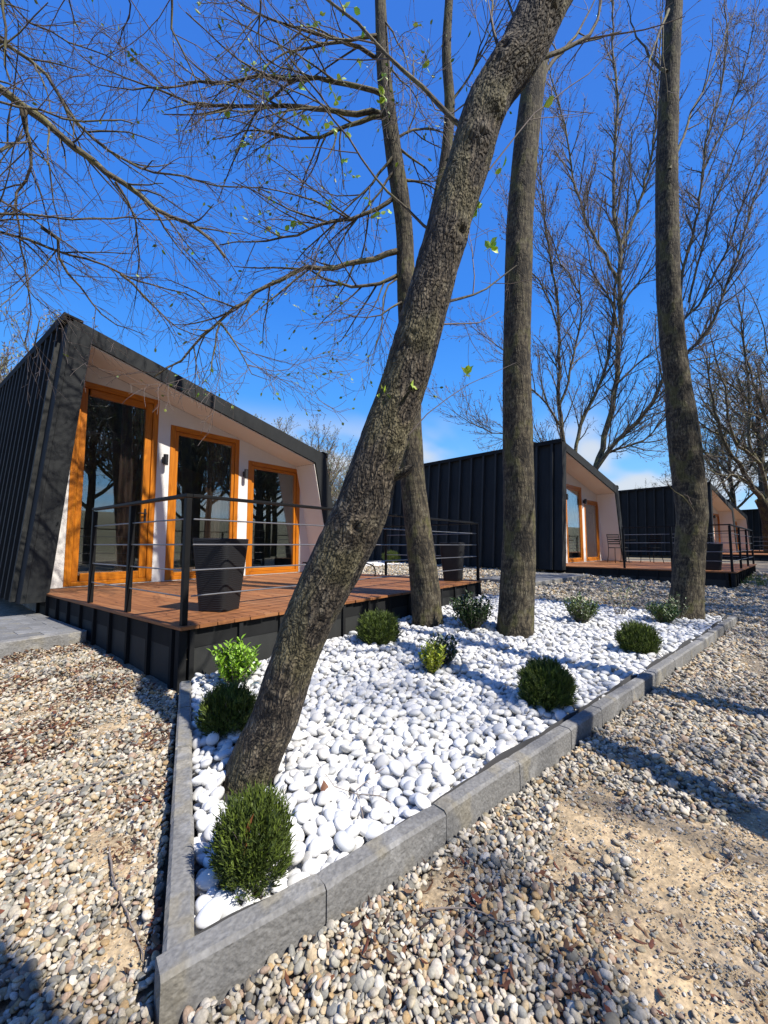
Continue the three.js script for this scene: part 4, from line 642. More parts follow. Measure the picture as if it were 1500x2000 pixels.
// ---- the straight trunk
const UPR = { ...MID, dens: [2.4, 4, 4], up: 0.3, ang: 0.65 };
const t3 = new Tree('straight_tree', 'straight dark trunk standing in the middle of the pebble bed', 'trees of the pebble bed', 303);
t3.trunk([[4.456,-0.127,-1.702],[4.473,0.024,-1.693],[4.473,0.576,-1.651],[4.471,1.134,-1.612],[4.451,1.696,-1.596],[4.426,2.263,-1.583],[4.384,3.118,-1.556],[4.359,3.981,-1.507],[4.344,4.736,-1.458],[4.353,5.727,-1.348],[4.38,6.323,-1.265],[4.408,7.097,-1.16],[4.435,8.109,-1.024],[4.458,9.188,-0.883]], [0.192, 0.183, 0.168, 0.160, 0.152, 0.145, 0.146, 0.140, 0.133, 0.127, 0.118, 0.105, 0.085, 0.06], M.barkB, { seg: 56, step: 0.03, rough: 0.035, seed: 52, flare: 0.36, flareLen: 0.16, knots: [[0.7, 5.3, 0.08, 0.12], [3.0, 5.3, 0.08, 0.16], [4.4, 4.8, 0.08, 0.18], [5.1, 5.1, 0.08, 0.2]] });
for (const p of [[[4.341,6.046,-1.283],[4.65,6.68,-1.13],[5.012,7.287,-0.913],[5.339,8.053,-0.72]], [[4.343,6.56,-1.212],[4.362,7.157,-1.436],[4.401,7.846,-1.621]], [[4.353,7.074,-1.133],[4.643,7.683,-0.925],[4.943,8.44,-0.687]]]) t3.grow(p, 0.03, 0.006, UPR);
t3.done();
// ---- the tall trunk at the far end of the bed
const t4 = new Tree('tall_tree', 'tall greenish trunk with a swollen scar at the far end of the pebble bed', 'trees of the pebble bed', 404);
t4.trunk([[6.714,-0.145,-0.282],[6.746,0.048,-0.269],[6.775,0.479,-0.227],[6.806,0.949,-0.178],[6.833,1.424,-0.134],[6.835,1.768,-0.14],[6.793,2.392,-0.164],[6.732,3.161,-0.193],[6.667,3.939,-0.227],[6.635,4.586,-0.236],[6.628,5.24,-0.211],[6.616,5.902,-0.192],[6.617,6.57,-0.155],[6.622,7.389,-0.094],[6.636,8.145,-0.03],[6.658,8.764,0.027],[6.661,9.899,0.128],[6.664,11.193,0.248]], [0.20, 0.182, 0.174, 0.182, 0.190, 0.152, 0.148, 0.143, 0.140, 0.136, 0.129, 0.121, 0.115, 0.106, 0.099, 0.091, 0.075, 0.05], M.barkB, { seg: 56, step: 0.035, rough: 0.045, seed: 71, flare: 0.36, flareLen: 0.18, knots: [[1.62, 5.1, 0.11, 0.22], [1.40, 4.7, 0.09, 0.16], [1.85, 4.9, 0.07, 0.2], [3.6, 4.6, 0.06, 0.14], [4.5, 5.0, 0.06, 0.16], [5.4, 4.5, 0.06, 0.16], [6.2, 5.0, 0.05, 0.16]] });
t4.grow([[6.496,1.482,-0.103],[6.344,1.623,-0.17],[6.186,1.698,-0.253],[6.037,1.789,-0.323]], 0.010, 0.003, { ...MID, dens: [] });
t4.grow([[6.47,1.566,-0.124],[6.326,1.626,-0.139],[6.151,1.683,-0.191]], 0.007, 0.003, { ...MID, dens: [] });
for (const p of [[[6.497,6.159,-0.138],[6.772,6.77,0.034],[7.007,7.267,0.139],[7.31,7.842,0.342],[7.606,8.648,0.566],[7.906,9.51,0.802]], [[6.501,7.595,-0.107],[6.533,8.004,-0.283],[6.556,8.576,-0.45],[6.637,9.246,-0.531]]]) t4.grow(p, 0.022, 0.005, UPR);
t4.grow([[6.347,8.314,-0.047],[6.131,7.849,-0.139],[5.919,7.398,-0.227],[5.734,7.059,-0.264],[5.638,6.791,-0.177]], 0.022, 0.006, { ...MID, dens: [2, 3] });
t4.done();
// ---- the tree beyond the left edge whose boughs hang over the first cabin
const OVER = { dens: [8, 8.5, 6.5], len: [0.95, 0.42, 0.2], rad: [0.009, 0.0038, 0.0024], ang: 0.7, up: -0.12, wander: 0.8, rmin: 0.0016, from: 0.06, thick: 0.0058, step: 0.14, jit: 0.025 };
const t5 = new Tree('overhanging_tree', 'tree beside the nearest cabin whose bare boughs hang over its roof', null, 505);
t5.trunk([[-2.0, -0.1, -3.2], [-1.98, 1.2, -3.15], [-1.9, 2.6, -3.1], [-1.75, 4.2, -3.0], [-1.6, 5.6, -2.95], [-1.5, 7.2, -2.9]], [0.24, 0.2, 0.18, 0.16, 0.12, 0.06], M.barkB, { seg: 32, step: 0.06, seed: 91 });
const rootAt = (y, p) => [[mix(-1.98, -1.5, y / 7), y, -3.05], ...p];
const OB = [
  [0.075, 0.012, rootAt(3.6, [[0.315,4.88,-4.471],[0.486,4.768,-4.356],[0.606,4.71,-4.299],[0.731,4.631,-4.238],[0.889,4.5,-4.142],[1.051,4.376,-4.039],[1.217,4.26,-3.931],[1.387,4.144,-3.818],[1.5,4.079,-3.77],[1.674,4.029,-3.644],[1.856,3.9,-3.516],[1.982,3.785,-3.459]]), 1],
  [0.034, 0.005, rootAt(4.0, [[0.395,5.416,-4.623],[0.533,5.348,-4.527],[0.611,5.316,-4.503],[0.705,5.273,-4.459],[0.782,5.228,-4.438],[0.861,5.131,-4.422],[0.941,5.029,-4.404],[1.007,4.948,-4.402],[1.122,4.854,-4.338],[1.288,4.728,-4.213],[1.423,4.677,-4.118],[1.591,4.638,-3.98],[1.75,4.637,-3.848],[1.909,4.626,-3.716],[2.094,4.613,-3.553],[2.259,4.661,-3.407],[2.384,4.632,-3.322]]), 1],
  [0.020, 0.005, rootAt(3.4, [[0.347,4.308,-4.016],[0.452,4.355,-3.998],[0.594,4.389,-3.934],[0.697,4.429,-3.919],[0.776,4.474,-3.934],[0.891,4.527,-3.902],[1.053,4.613,-3.805],[1.199,4.677,-3.733],[1.259,4.728,-3.771]]), 1],
  [0.034, 0.006, rootAt(4.6, [[0.368,5.519,-4.156],[0.427,5.28,-4.112],[0.453,5.07,-4.106],[0.476,4.823,-4.109],[0.507,4.645,-4.093]]), 0],
  [0.022, 0.005, rootAt(4.4, [[0.413,5.65,-4.407],[0.494,5.677,-4.463],[0.615,5.648,-4.475],[0.788,5.643,-4.417],[0.947,5.672,-4.373],[1.111,5.722,-4.319],[1.292,5.712,-4.252]]), 1],
  [0.026, 0.005, rootAt(2.9, [[0.429,3.897,-4.455],[0.556,3.923,-4.498],[0.661,3.955,-4.569],[0.766,3.973,-4.641],[0.868,3.995,-4.717],[1.017,3.977,-4.739],[1.157,3.961,-4.771],[1.321,3.969,-4.769]]), 1],
  [0.030, 0.005, rootAt(2.7, [[0.475,3.744,-4.741],[0.597,3.766,-4.704],[0.717,3.768,-4.673],[0.858,3.764,-4.615],[0.987,3.757,-4.573],[1.138,3.753,-4.502],[1.285,3.747,-4.437],[1.413,3.718,-4.399],[1.555,3.686,-4.344],[1.758,3.662,-4.21],[1.961,3.624,-4.078],[2.1,3.541,-4.033],[2.241,3.426,-3.99]]), 1],
  [0.018, 0.005, rootAt(2.9, [[0.4,3.47,-4.058],[0.512,3.543,-4.091],[0.68,3.623,-4.052],[0.86,3.693,-4],[1.049,3.775,-3.933],[1.246,3.887,-3.852],[1.457,3.955,-3.759],[1.648,4.036,-3.69]]), 1],
  [0.015, 0.004, [[0.606,4.679,-4.288],[0.645,4.526,-4.317],[0.693,4.348,-4.339],[0.722,4.208,-4.379],[0.652,4.087,-4.544],[0.68,3.918,-4.59],[0.695,3.902,-4.631],[0.744,3.627,-4.664],[0.796,3.396,-4.687],[0.83,3.187,-4.731],[0.844,3.021,-4.793],[0.831,2.913,-4.883]], 1],
  [0.016, 0.004, rootAt(2.5, [[0.489,3.645,-4.573],[0.594,3.57,-4.612],[0.721,3.423,-4.631],[0.826,3.319,-4.674],[0.941,3.243,-4.699],[1.081,3.146,-4.696]]), 1],
  [0.016, 0.003, [[0.842,3.907,-4.576],[0.943,3.885,-4.572],[1.003,3.75,-4.635],[1.081,3.647,-4.671],[1.195,3.528,-4.663],[1.321,3.372,-4.645],[1.465,3.286,-4.594],[1.599,3.263,-4.548],[1.743,3.238,-4.488]], 1],
  [0.013, 0.003, [[1.415,3.681,-4.361],[1.489,3.675,-4.376],[1.591,3.595,-4.365],[1.749,3.427,-4.293],[1.911,3.311,-4.21],[2.079,3.255,-4.11],[2.261,3.218,-3.991]], 1],
  [0.012, 0.003, [[0.634,4.637,-4.257],[0.693,4.378,-4.314],[0.808,4.305,-4.275],[0.869,4.05,-4.328],[0.923,3.919,-4.374],[0.958,3.783,-4.444]], 1],
  [0.011, 0.003, [[1.161,4.135,-3.811],[1.236,4.094,-3.851],[1.346,3.98,-3.857],[1.41,3.812,-3.927],[1.45,3.539,-4.042],[1.481,3.301,-4.164]], 1],
  [0.010, 0.003, [[1.416,3.999,-3.666],[1.571,3.854,-3.705],[1.743,3.762,-3.714],[1.909,3.632,-3.736]], 1],
  [0.011, 0.003, [[1.35,5.807,-3.35],[1.375,5.752,-3.418],[1.43,5.536,-3.47],[1.499,5.493,-3.48],[1.603,5.331,-3.462],[1.683,5.209,-3.469],[1.76,5.009,-3.489],[1.809,4.85,-3.54]], 1],
  [0.010, 0.003, [[1.803,5.851,-2.764],[1.87,5.783,-2.819],[1.915,5.616,-2.913],[1.986,5.391,-2.982],[2.067,5.199,-3.034],[2.147,4.947,-3.095]], 1],
  [0.010, 0.003, [[0.773,5.807,-4.089],[0.845,5.853,-4.208],[0.941,5.819,-4.307],[1.03,5.818,-4.41]], 1],
  [0.009, 0.003, [[1.095,5.807,-3.676],[1.162,5.809,-3.753],[1.219,5.826,-3.841],[1.216,5.79,-4.013],[1.236,5.77,-4.152]], 1],
  [0.014, 0.004, [[0.501,4.279,-4.475],[0.566,4.385,-4.486],[0.635,4.515,-4.489],[0.665,4.737,-4.531]], 1],
];
for (const [a, b, p, k] of OB) t5.grow(p, a, b, k ? OVER : { ...OVER, dens: [2, 4] });
t5.done();
// ---- big bare tree behind the second cabin
const BG = { dens: [3.5, 5, 4.8], len: [2.3, 1.05, 0.5], rad: [0.030, 0.011, 0.007], ang: 0.55, up: 0.42, wander: 0.45, rmin: 0.0052, from: 0.12, thick: 0.012, step: 0.5, jit: 0.09 };
const t6 = new Tree('bare_tree', 'large bare tree with many upright stems behind the second cabin', 'bare trees beyond the cabins', 606);
t6.trunk([[19.143,0.29,-4.115],[19.06,1.593,-4.05],[18.95,2.896,-4.02],[18.901,4.091,-3.926]], [0.42, 0.38, 0.36, 0.3], M.barkB, { seg: 24, step: 0.2, seed: 95 });
for (const [a, b, p] of [
  [0.17, 0.03, [[19.003,3.331,-3.895],[19.224,4.271,-3.547],[19.386,5.521,-3.233],[19.564,7.169,-2.847],[19.642,8.496,-2.632],[19.638,9.828,-2.519],[19.635,11.362,-2.379],[19.549,12.507,-2.398],[19.524,13.965,-2.296],[19.328,15.318,-2.427],[19.197,18.007,-2.299],[19.19,20.039,-2.099],[18.934,22.748,-2.128],[18.844,24.798,-2.032],[18.614,27.526,-2.027]]],
  [0.09, 0.02, [[19.542,13.931,-2.3],[19.868,14.753,-2.02],[20.213,15.541,-1.719],[20.586,17.7,-1.202],[20.836,19.892,-0.838],[20.982,21.082,-0.739],[21.097,23.449,-0.525],[21.19,25.969,-0.32],[21.311,28.054,-0.135]]],
  [0.085, 0.02, [[19.666,12.208,-2.368],[19.06,13.529,-2.807],[18.433,14.617,-3.304],[18.012,15.713,-3.536],[17.626,16.925,-3.707],[17.323,18.122,-3.774],[16.944,19.304,-3.942],[16.435,21.108,-4.193],[16.022,22.89,-4.324]]],
  [0.13, 0.02, [[18.91,3.114,-4.043],[18.481,4.18,-4.271],[18.081,5.253,-4.46],[17.713,6.697,-4.561],[17.477,8.566,-4.436],[17.163,11.04,-4.331],[16.737,12.856,-4.457],[16.38,14.231,-4.552],[16.088,16.205,-4.484],[15.862,18.766,-4.257]]],
  [0.11, 0.03, [[18.923,3.331,-3.998],[18.688,5.094,-4.247],[18.964,6.484,-3.893],[19.404,7.912,-3.323],[19.667,8.957,-3.03],[19.848,10.687,-2.752],[19.904,12.438,-2.631],[20.149,13.869,-2.31],[20.267,16.229,-2.03],[20.311,19.765,-1.689]]],
  [0.07, 0.02, [[17.54,6.853,-4.489],[17.553,7.252,-4.319],[17.602,8.486,-3.992],[17.669,10.024,-3.602],[17.582,10.926,-3.493],[17.1,12.008,-3.866],[16.721,12.709,-4.157],[16.261,14.105,-4.46],[15.971,14.67,-4.655]]],
  [0.14, 0.03, [[18.976,3.331,-3.929],[19.111,4.501,-3.399],[19.246,5.182,-2.933],[19.531,5.918,-2.269],[19.809,6.642,-1.614],[19.914,7.543,-1.157],[19.85,7.994,-0.976],[20.147,8.747,-0.292],[20.472,9.55,0.433],[20.604,10.888,0.982],[20.717,12.446,1.534],[20.801,14.36,2.097],[20.919,15.647,2.621]]],
  [0.08, 0.02, [[19.142,4.091,-3.617],[19.238,4.83,-3.234],[19.78,5.194,-2.33],[20.111,5.619,-1.687],[20.445,6.547,-0.975],[20.733,7.275,-0.347]]],
  [0.08, 0.02, [[20.158,8.119,-0.973],[20.232,10.11,-0.383],[20.505,10.905,0.304],[20.602,11.931,0.796],[20.642,12.572,1.164],[20.758,14.493,1.798],[20.943,16.379,2.516],[21.16,17.633,3.191]]],
  [0.09, 0.02, [[20.268,8.436,-0.79],[20.341,11.179,-0.336],[20.357,12.761,-0.107],[20.511,14.027,0.256],[20.585,15.927,0.601],[20.562,17.509,0.78],[20.773,19.725,1.341],[20.847,21.624,1.686],[20.687,23.523,1.73],[20.632,25.211,1.881]]],
  [0.06, 0.015, [[19.504,7.893,-2.654],[19.735,8.58,-1.996],[19.906,9.041,-1.445],[20.187,9.702,-0.727]]],
  [0.06, 0.015, [[19.403,11.151,-2.355],[19.597,11.957,-1.837],[19.782,12.431,-1.375],[19.897,12.899,-1.003],[20.277,14.316,-0.168],[20.496,15.083,0.375]]],
  [0.06, 0.015, [[19.365,10.282,-2.518],[18.958,11.525,-2.712],[18.549,12.002,-3.01],[18.197,12.686,-3.208],[17.879,13.892,-3.294],[17.601,15.505,-3.274]]],
  [0.07, 0.015, [[18.788,3.331,-4.17],[17.822,4.904,-4.792],[17.088,5.165,-5.291],[16.296,5.52,-5.85],[15.414,5.556,-6.567],[14.525,5.992,-7.239],[13.908,6.313,-7.579]]],
  [0.06, 0.015, [[17.581,6.009,-4.548],[16.896,6.993,-4.97],[16.273,7.541,-5.369],[15.635,8.48,-5.736],[14.772,9.194,-6.421],[14.196,9.491,-6.793]]],
  [0.05, 0.015, [[17.299,10.018,-4.381],[16.554,11.55,-4.727],[15.875,12.212,-5.102],[15.171,13.455,-5.432],[14.664,14.654,-5.515]]],
  [0.06, 0.015, [[20.556,11.073,-0.075],[20.785,13.605,0.552],[20.99,15.505,1.064],[21.39,17.404,1.826],[21.737,20.147,2.63],[21.863,22.257,3.068]]],
  [0.06, 0.015, [[20.597,16.56,0.699],[20.855,17.615,1.169],[21.242,19.725,1.941],[21.472,22.257,2.568],[21.598,24.367,3.007]]],
]) t6.grow(p, a * 0.8, b * 0.7, BG);
{ const mb = new MB(), r = t6.r; for (const [p, d] of t6.tips) if (r() < 0.7) { const s = V(r() - 0.5, r() - 0.5, r() - 0.5).normalize(); mb.blade(p.clone().addScaledVector(d, -r() * 0.2), V(d.x + s.x, d.y + s.y, d.z + s.z).normalize(), V(s.z, s.x, s.y).cross(d).normalize(), 0.075, 0.04, [0.13 + 0.06 * r(), 0.08 + 0.03 * r(), 0.06]); } part('leaf_buds', mb.geo(true), M.foliage, t6.g).userData.kind = 'stuff'; }
t6.done();
// ---- bare tree at the right edge
const t7 = new Tree('bare_tree', 'bare tree with arching boughs at the edge beside the farthest cabins', 'bare trees beyond the cabins', 707);
t7.trunk([[28.921,0.268,2.693],[28.717,1.702,2.62],[28.538,2.744,2.528],[28.303,3.396,2.313]], [0.36, 0.33, 0.30, 0.26], M.barkB, { seg: 20, step: 0.2, seed: 97 });
for (const [a, b, p] of [
  [0.20, 0.03, [[28.416,3.135,2.424],[27.813,4.027,2.002],[27.178,5.01,1.551],[26.558,5.825,1.097],[26.014,7.009,0.79],[25.502,8.478,0.561],[25.018,10.301,0.413],[24.355,11.353,-0.064]]],
  [0.17, 0.03, [[28.537,3.266,2.595],[28.124,4.416,2.451],[27.629,5.395,2.18],[26.775,6.131,1.416],[26.272,7.389,1.169],[25.898,8.856,1.117],[25.412,9.926,0.869],[24.876,11.601,0.635]]],
  [0.12, 0.03, [[28.082,5.351,2.287],[27.787,5.924,1.986],[27.658,7.958,2.087],[27.411,10.304,2.08],[27.117,12.65,2.012],[26.678,14.735,1.724]]],
  [0.12, 0.03, [[28.676,6.133,3.15],[28.287,7.176,2.79],[27.791,8.896,2.381],[27.46,10.304,2.142],[27.142,12.259,1.992],[27.114,14.214,2.213]]],
  [0.10, 0.02, [[28.437,4.83,2.673],[28.378,7.875,3.406],[27.386,10.592,2.901],[26.598,12.738,2.581],[25.561,14.083,1.838]]],
  [0.08, 0.02, [[28.004,4.048,2.016],[26.833,4.485,1.39],[25.557,4.526,0.577],[24.447,4.802,0.007],[23.498,5.177,-0.343]]],
  [0.08, 0.02, [[26.871,6.654,0.909],[25.778,7.078,0.109],[24.924,7.738,-0.354],[24.254,8.125,-0.617]]],
  [0.08, 0.02, [[27.56,8.479,2.031],[26.431,9.259,1.232],[25.333,9.884,0.452],[24.418,10.36,-0.114]]],
]) t7.grow(p, a * 0.68, b * 0.6, { ...BG, up: 0.05, ang: 0.7, dens: [2.6, 4.0, 3.4] });
t7.done();
// ---- far wood: bare crowns with the first buds
function bareTree(name, label, group, seed, H, budCol, fine) {
  const t = new Tree(name, label, group, seed), r = t.r, o = { dens: [1.7 * fine, 2.8 * fine, 3.4], len: [H * 0.22, H * 0.1, H * 0.05], rad: [0.03, 0.014, 0.009], ang: 0.6, up: 0.3, wander: 0.5, rmin: 0.0075, from: 0.1, thick: 0.016, step: 0.6, jit: 0.1 };
  t.trunk([[0, -0.2, 0], [0.05, H * 0.15, 0.05], [0.0, H * 0.32, 0], [0.1, H * 0.5, -0.1], [0, H * 0.72, 0]], [H * 0.017, H * 0.014, H * 0.0125, H * 0.009, H * 0.003], M.barkB, { seg: 16, step: 0.3, seed });
  for (let k = 0; k < 9; k++) { const a = k * 2.4 + r(), y = H * (0.22 + 0.045 * k), L = H * (0.5 - 0.03 * k) * (0.7 + 0.5 * r()), s = 0.55 + 0.3 * r(); const pts = [[0, y, 0]]; for (let q = 1; q <= 4; q++) pts.push([Math.cos(a) * L * s * q / 4 + (r() - 0.5) * 0.3, y + L * (0.12 * q + 0.035 * q * q), Math.sin(a) * L * s * q / 4 + (r() - 0.5) * 0.3]); t.grow(pts, H * 0.008, 0.02, o); }
  const mb = new MB(); for (const [p, d] of t.tips) for (let q = 0; q < 3; q++) { const s = V(r() - 0.5, r() - 0.5, r() - 0.5).normalize(); const c = budCol.map((v) => v * (0.7 + 0.6 * r())); mb.blade(p.clone().addScaledVector(d, -r() * 0.25), V(d.x + s.x, d.y + s.y, d.z + s.z).normalize(), V(s.z, s.x, s.y).cross(d).normalize(), 0.14, 0.06, c); }
  t.done(); if (mb.i.length) part('leaves', mb.geo(true), M.foliage, t.g);
  return t.g;
}
const farA = bareTree('wood_tree', 'pale budding tree rising behind the nearest cabin at the left edge', 'wood behind the cabins', 811, 12, [0.26, 0.26, 0.12], 1.3);
const farB = bareTree('wood_tree', 'hazy bare tree seen over the low end of the nearest cabin roof', 'wood behind the cabins', 822, 13, [0.23, 0.21, 0.12], 1.2);
function putTree(g, x, z, s, turn) { g.position.set(x, ground(x, z) - 0.1, z); g.scale.setScalar(s); g.rotation.y = turn; }
function again(src, x, z, s, turn, label, group) { const c = src.clone(); c.name = numbered(src.userData.baseName || 'wood_tree'); c.userData = { ...src.userData, label, group }; scene.add(c); putTree(c, x, z, s, turn); return c; }
const gp = (p) => [p[0][0], p[0][2]];
putTree(farA, ...gp([[4.416,0.268,-28.672]]), 1.12, 0.4); putTree(farB, ...gp([[23.024,0.206,-26.048]]), 0.92, 1.2);
const WOOD = 'wood behind the cabins';
const WL = ['budding tree at the very left edge behind the nearest cabin', 'budding tree just over the peak of the nearest cabin roof at the left', 'shorter budding tree behind the side wall of the nearest cabin', 'hazy bare tree above the middle of the nearest cabin roof slope', 'small bare tree between the nearest cabin roof and the leaning trunk', 'bare tree far behind the low corner of the nearest cabin roof', 'low bare tree right of the nearest cabin roof corner', 'low bare tree behind the leaning trunk', 'distant bare tree partly hidden by the forked trunk', 'distant low tree between forked and straight trunks', 'distant low tree over the second cabin roof', 'distant tree behind the straight trunk', 'distant low tree between the second and third cabins', 'hazy tree behind the roof of the third cabin', 'hazy tree rising over the small distant cabin', 'tall hazy tree over the farthest cabin', 'tallest hazy tree at the right edge', 'hazy tree cut by the right edge of the photo'];
[[[[3.022,0.156,-35.359]], 1.15, 2, 0], [[[5.015,0.342,-24.636]], 0.82, 1.1, 1], [[[5.365,0.194,-30.726]], 0.98, 3.7, 1], [[[21.334,0.231,-26.577]], 0.95, 2.7, 0], [[[21.943,0.28,-22.533]], 0.72, 0.2, 1], [[[23.402,0.107,-32.096]], 0.95, 3, 1], [[[26.034,0.156,-25.46]], 0.72, 4.4, 0], [[[30.153,0.057,-26.719]], 0.7, 5, 1], [[[35.175,0.231,-26.787]], 0.62, 0.3, 0], [[[41.685,0.156,-24.983]], 0.6, 1.3, 1], [[[42.77,0.194,-20.33]], 0.5, 2.6, 0], [[[39.645,0.305,-14.538]], 0.55, 0.9, 1], [[[50.643,0.268,-3.725]], 0.6, 3.1, 0], [[[48.442,0.342,-0.014]], 0.85, 2.2, 1], [[[43.599,0.231,1.921]], 1.1, 1.5, 0], [[[41.016,0.305,3.513]], 1.35, 5.2, 1], [[[50.461,0.156,5.805]], 1.6, 3.9, 0], [[[38.984,0.38,5.811]], 1.3, 0.6, 1]].forEach(([p, s, t, k], n) => again(k ? farB : farA, ...gp(p), s, t, WL[n], WOOD));
// ---- trees behind the photographer: they throw the long shadows and stand in the window reflections
const BACK = 'trees across the path from the cabins', BLk = 'bare tree across the path, throwing its shadow towards the cabins';
[[10.4, 6.4, 1.0, 2.9, 0], [13.5, 5.4, 0.85, 4.0, 1], [4.6, 13.5, 1.1, 0.4, 0], [1.2, 15, 1.1, 5.2, 1], [-2.6, 13, 1.0, 0.9, 0], [8.2, 14, 1.2, 3.6, 0], [-6.5, 14, 1.2, 2.2, 1], [16.5, 12, 1.3, 1.1, 0], [3.0, 18, 1.4, 4.9, 1], [11.5, 17, 1.3, 0.2, 1], [9.5, 12.5, 1.0, 1.9, 1], [12.6, 11.6, 0.95, 3.3, 0], [14.8, 14.5, 1.1, 5.6, 1], [19, 13, 1.15, 0.8, 0], [21.5, 15.5, 1.2, 2.5, 1], [17.6, 18, 1.4, 4.2, 0], [24, 18, 1.4, 1.4, 0], [7.6, 20, 1.4, 3.0, 1], [13.5, 21, 1.5, 0.5, 0]].forEach(([x, z, s, t, k]) => again(k ? farB : farA, x, z, s, t, BLk, BACK));
{
  const mk = (label, seed, pts, rad, limbs) => { const t = new Tree('path_tree', label, BACK, seed); t.trunk(pts, rad, M.barkB, { seg: 24, step: 0.1, seed, flare: 0.2 }); for (const [p, a] of limbs) t.grow(p, a, 0.008, { ...BG, dens: [2, 3, 2.5], len: [1.1, 0.5, 0.25], rad: [0.016, 0.007, 0.004], rmin: 0.003, step: 0.2 }); t.done(); };
  mk('leaning bare tree across the path nearest the photographer', 911, [[1.58, -0.1, 1.5], [2.03, 1.0, 1.5], [2.45, 2.0, 1.5], [2.88, 3.0, 1.5], [3.3, 4.0, 1.52], [3.75, 5.2, 1.6], [4.1, 6.6, 1.8]], [0.12, 0.105, 0.098, 0.092, 0.085, 0.07, 0.04], [[[[3.3, 4.0, 1.5], [4.0, 4.8, 2.0], [4.7, 5.8, 2.2]], 0.04], [[[3.5, 4.5, 1.55], [3.2, 5.4, 1.9], [3.0, 6.4, 2.2]], 0.04]]);
  mk('slim upright bare tree across the path', 922, [[3.40, -0.1, 2.0], [3.52, 1.2, 2.0], [3.68, 2.4, 2.0], [3.9, 3.6, 2.05], [4.1, 5, 2.1], [4.2, 6.8, 2.2]], [0.12, 0.10, 0.095, 0.085, 0.07, 0.04], [[[[3.9, 3.6, 2.05], [3.6, 4.6, 2.4], [3.3, 5.8, 2.6]], 0.04], [[[4.0, 4.2, 2.08], [4.5, 5.2, 2.2], [5.0, 6.4, 2.3]], 0.04]]);
  mk('thick bare tree standing beside the photographer', 933, [[0.44, -0.1, 1.25], [0.45, 1.2, 1.25], [0.44, 2.6, 1.27], [0.43, 4.2, 1.3], [0.4, 6, 1.4]], [0.2, 0.17, 0.16, 0.14, 0.08], [[[[0.2, 4.6, 1.3], [-0.6, 5.6, 1.7], [-1.2, 6.8, 1.9]], 0.05]]);
}

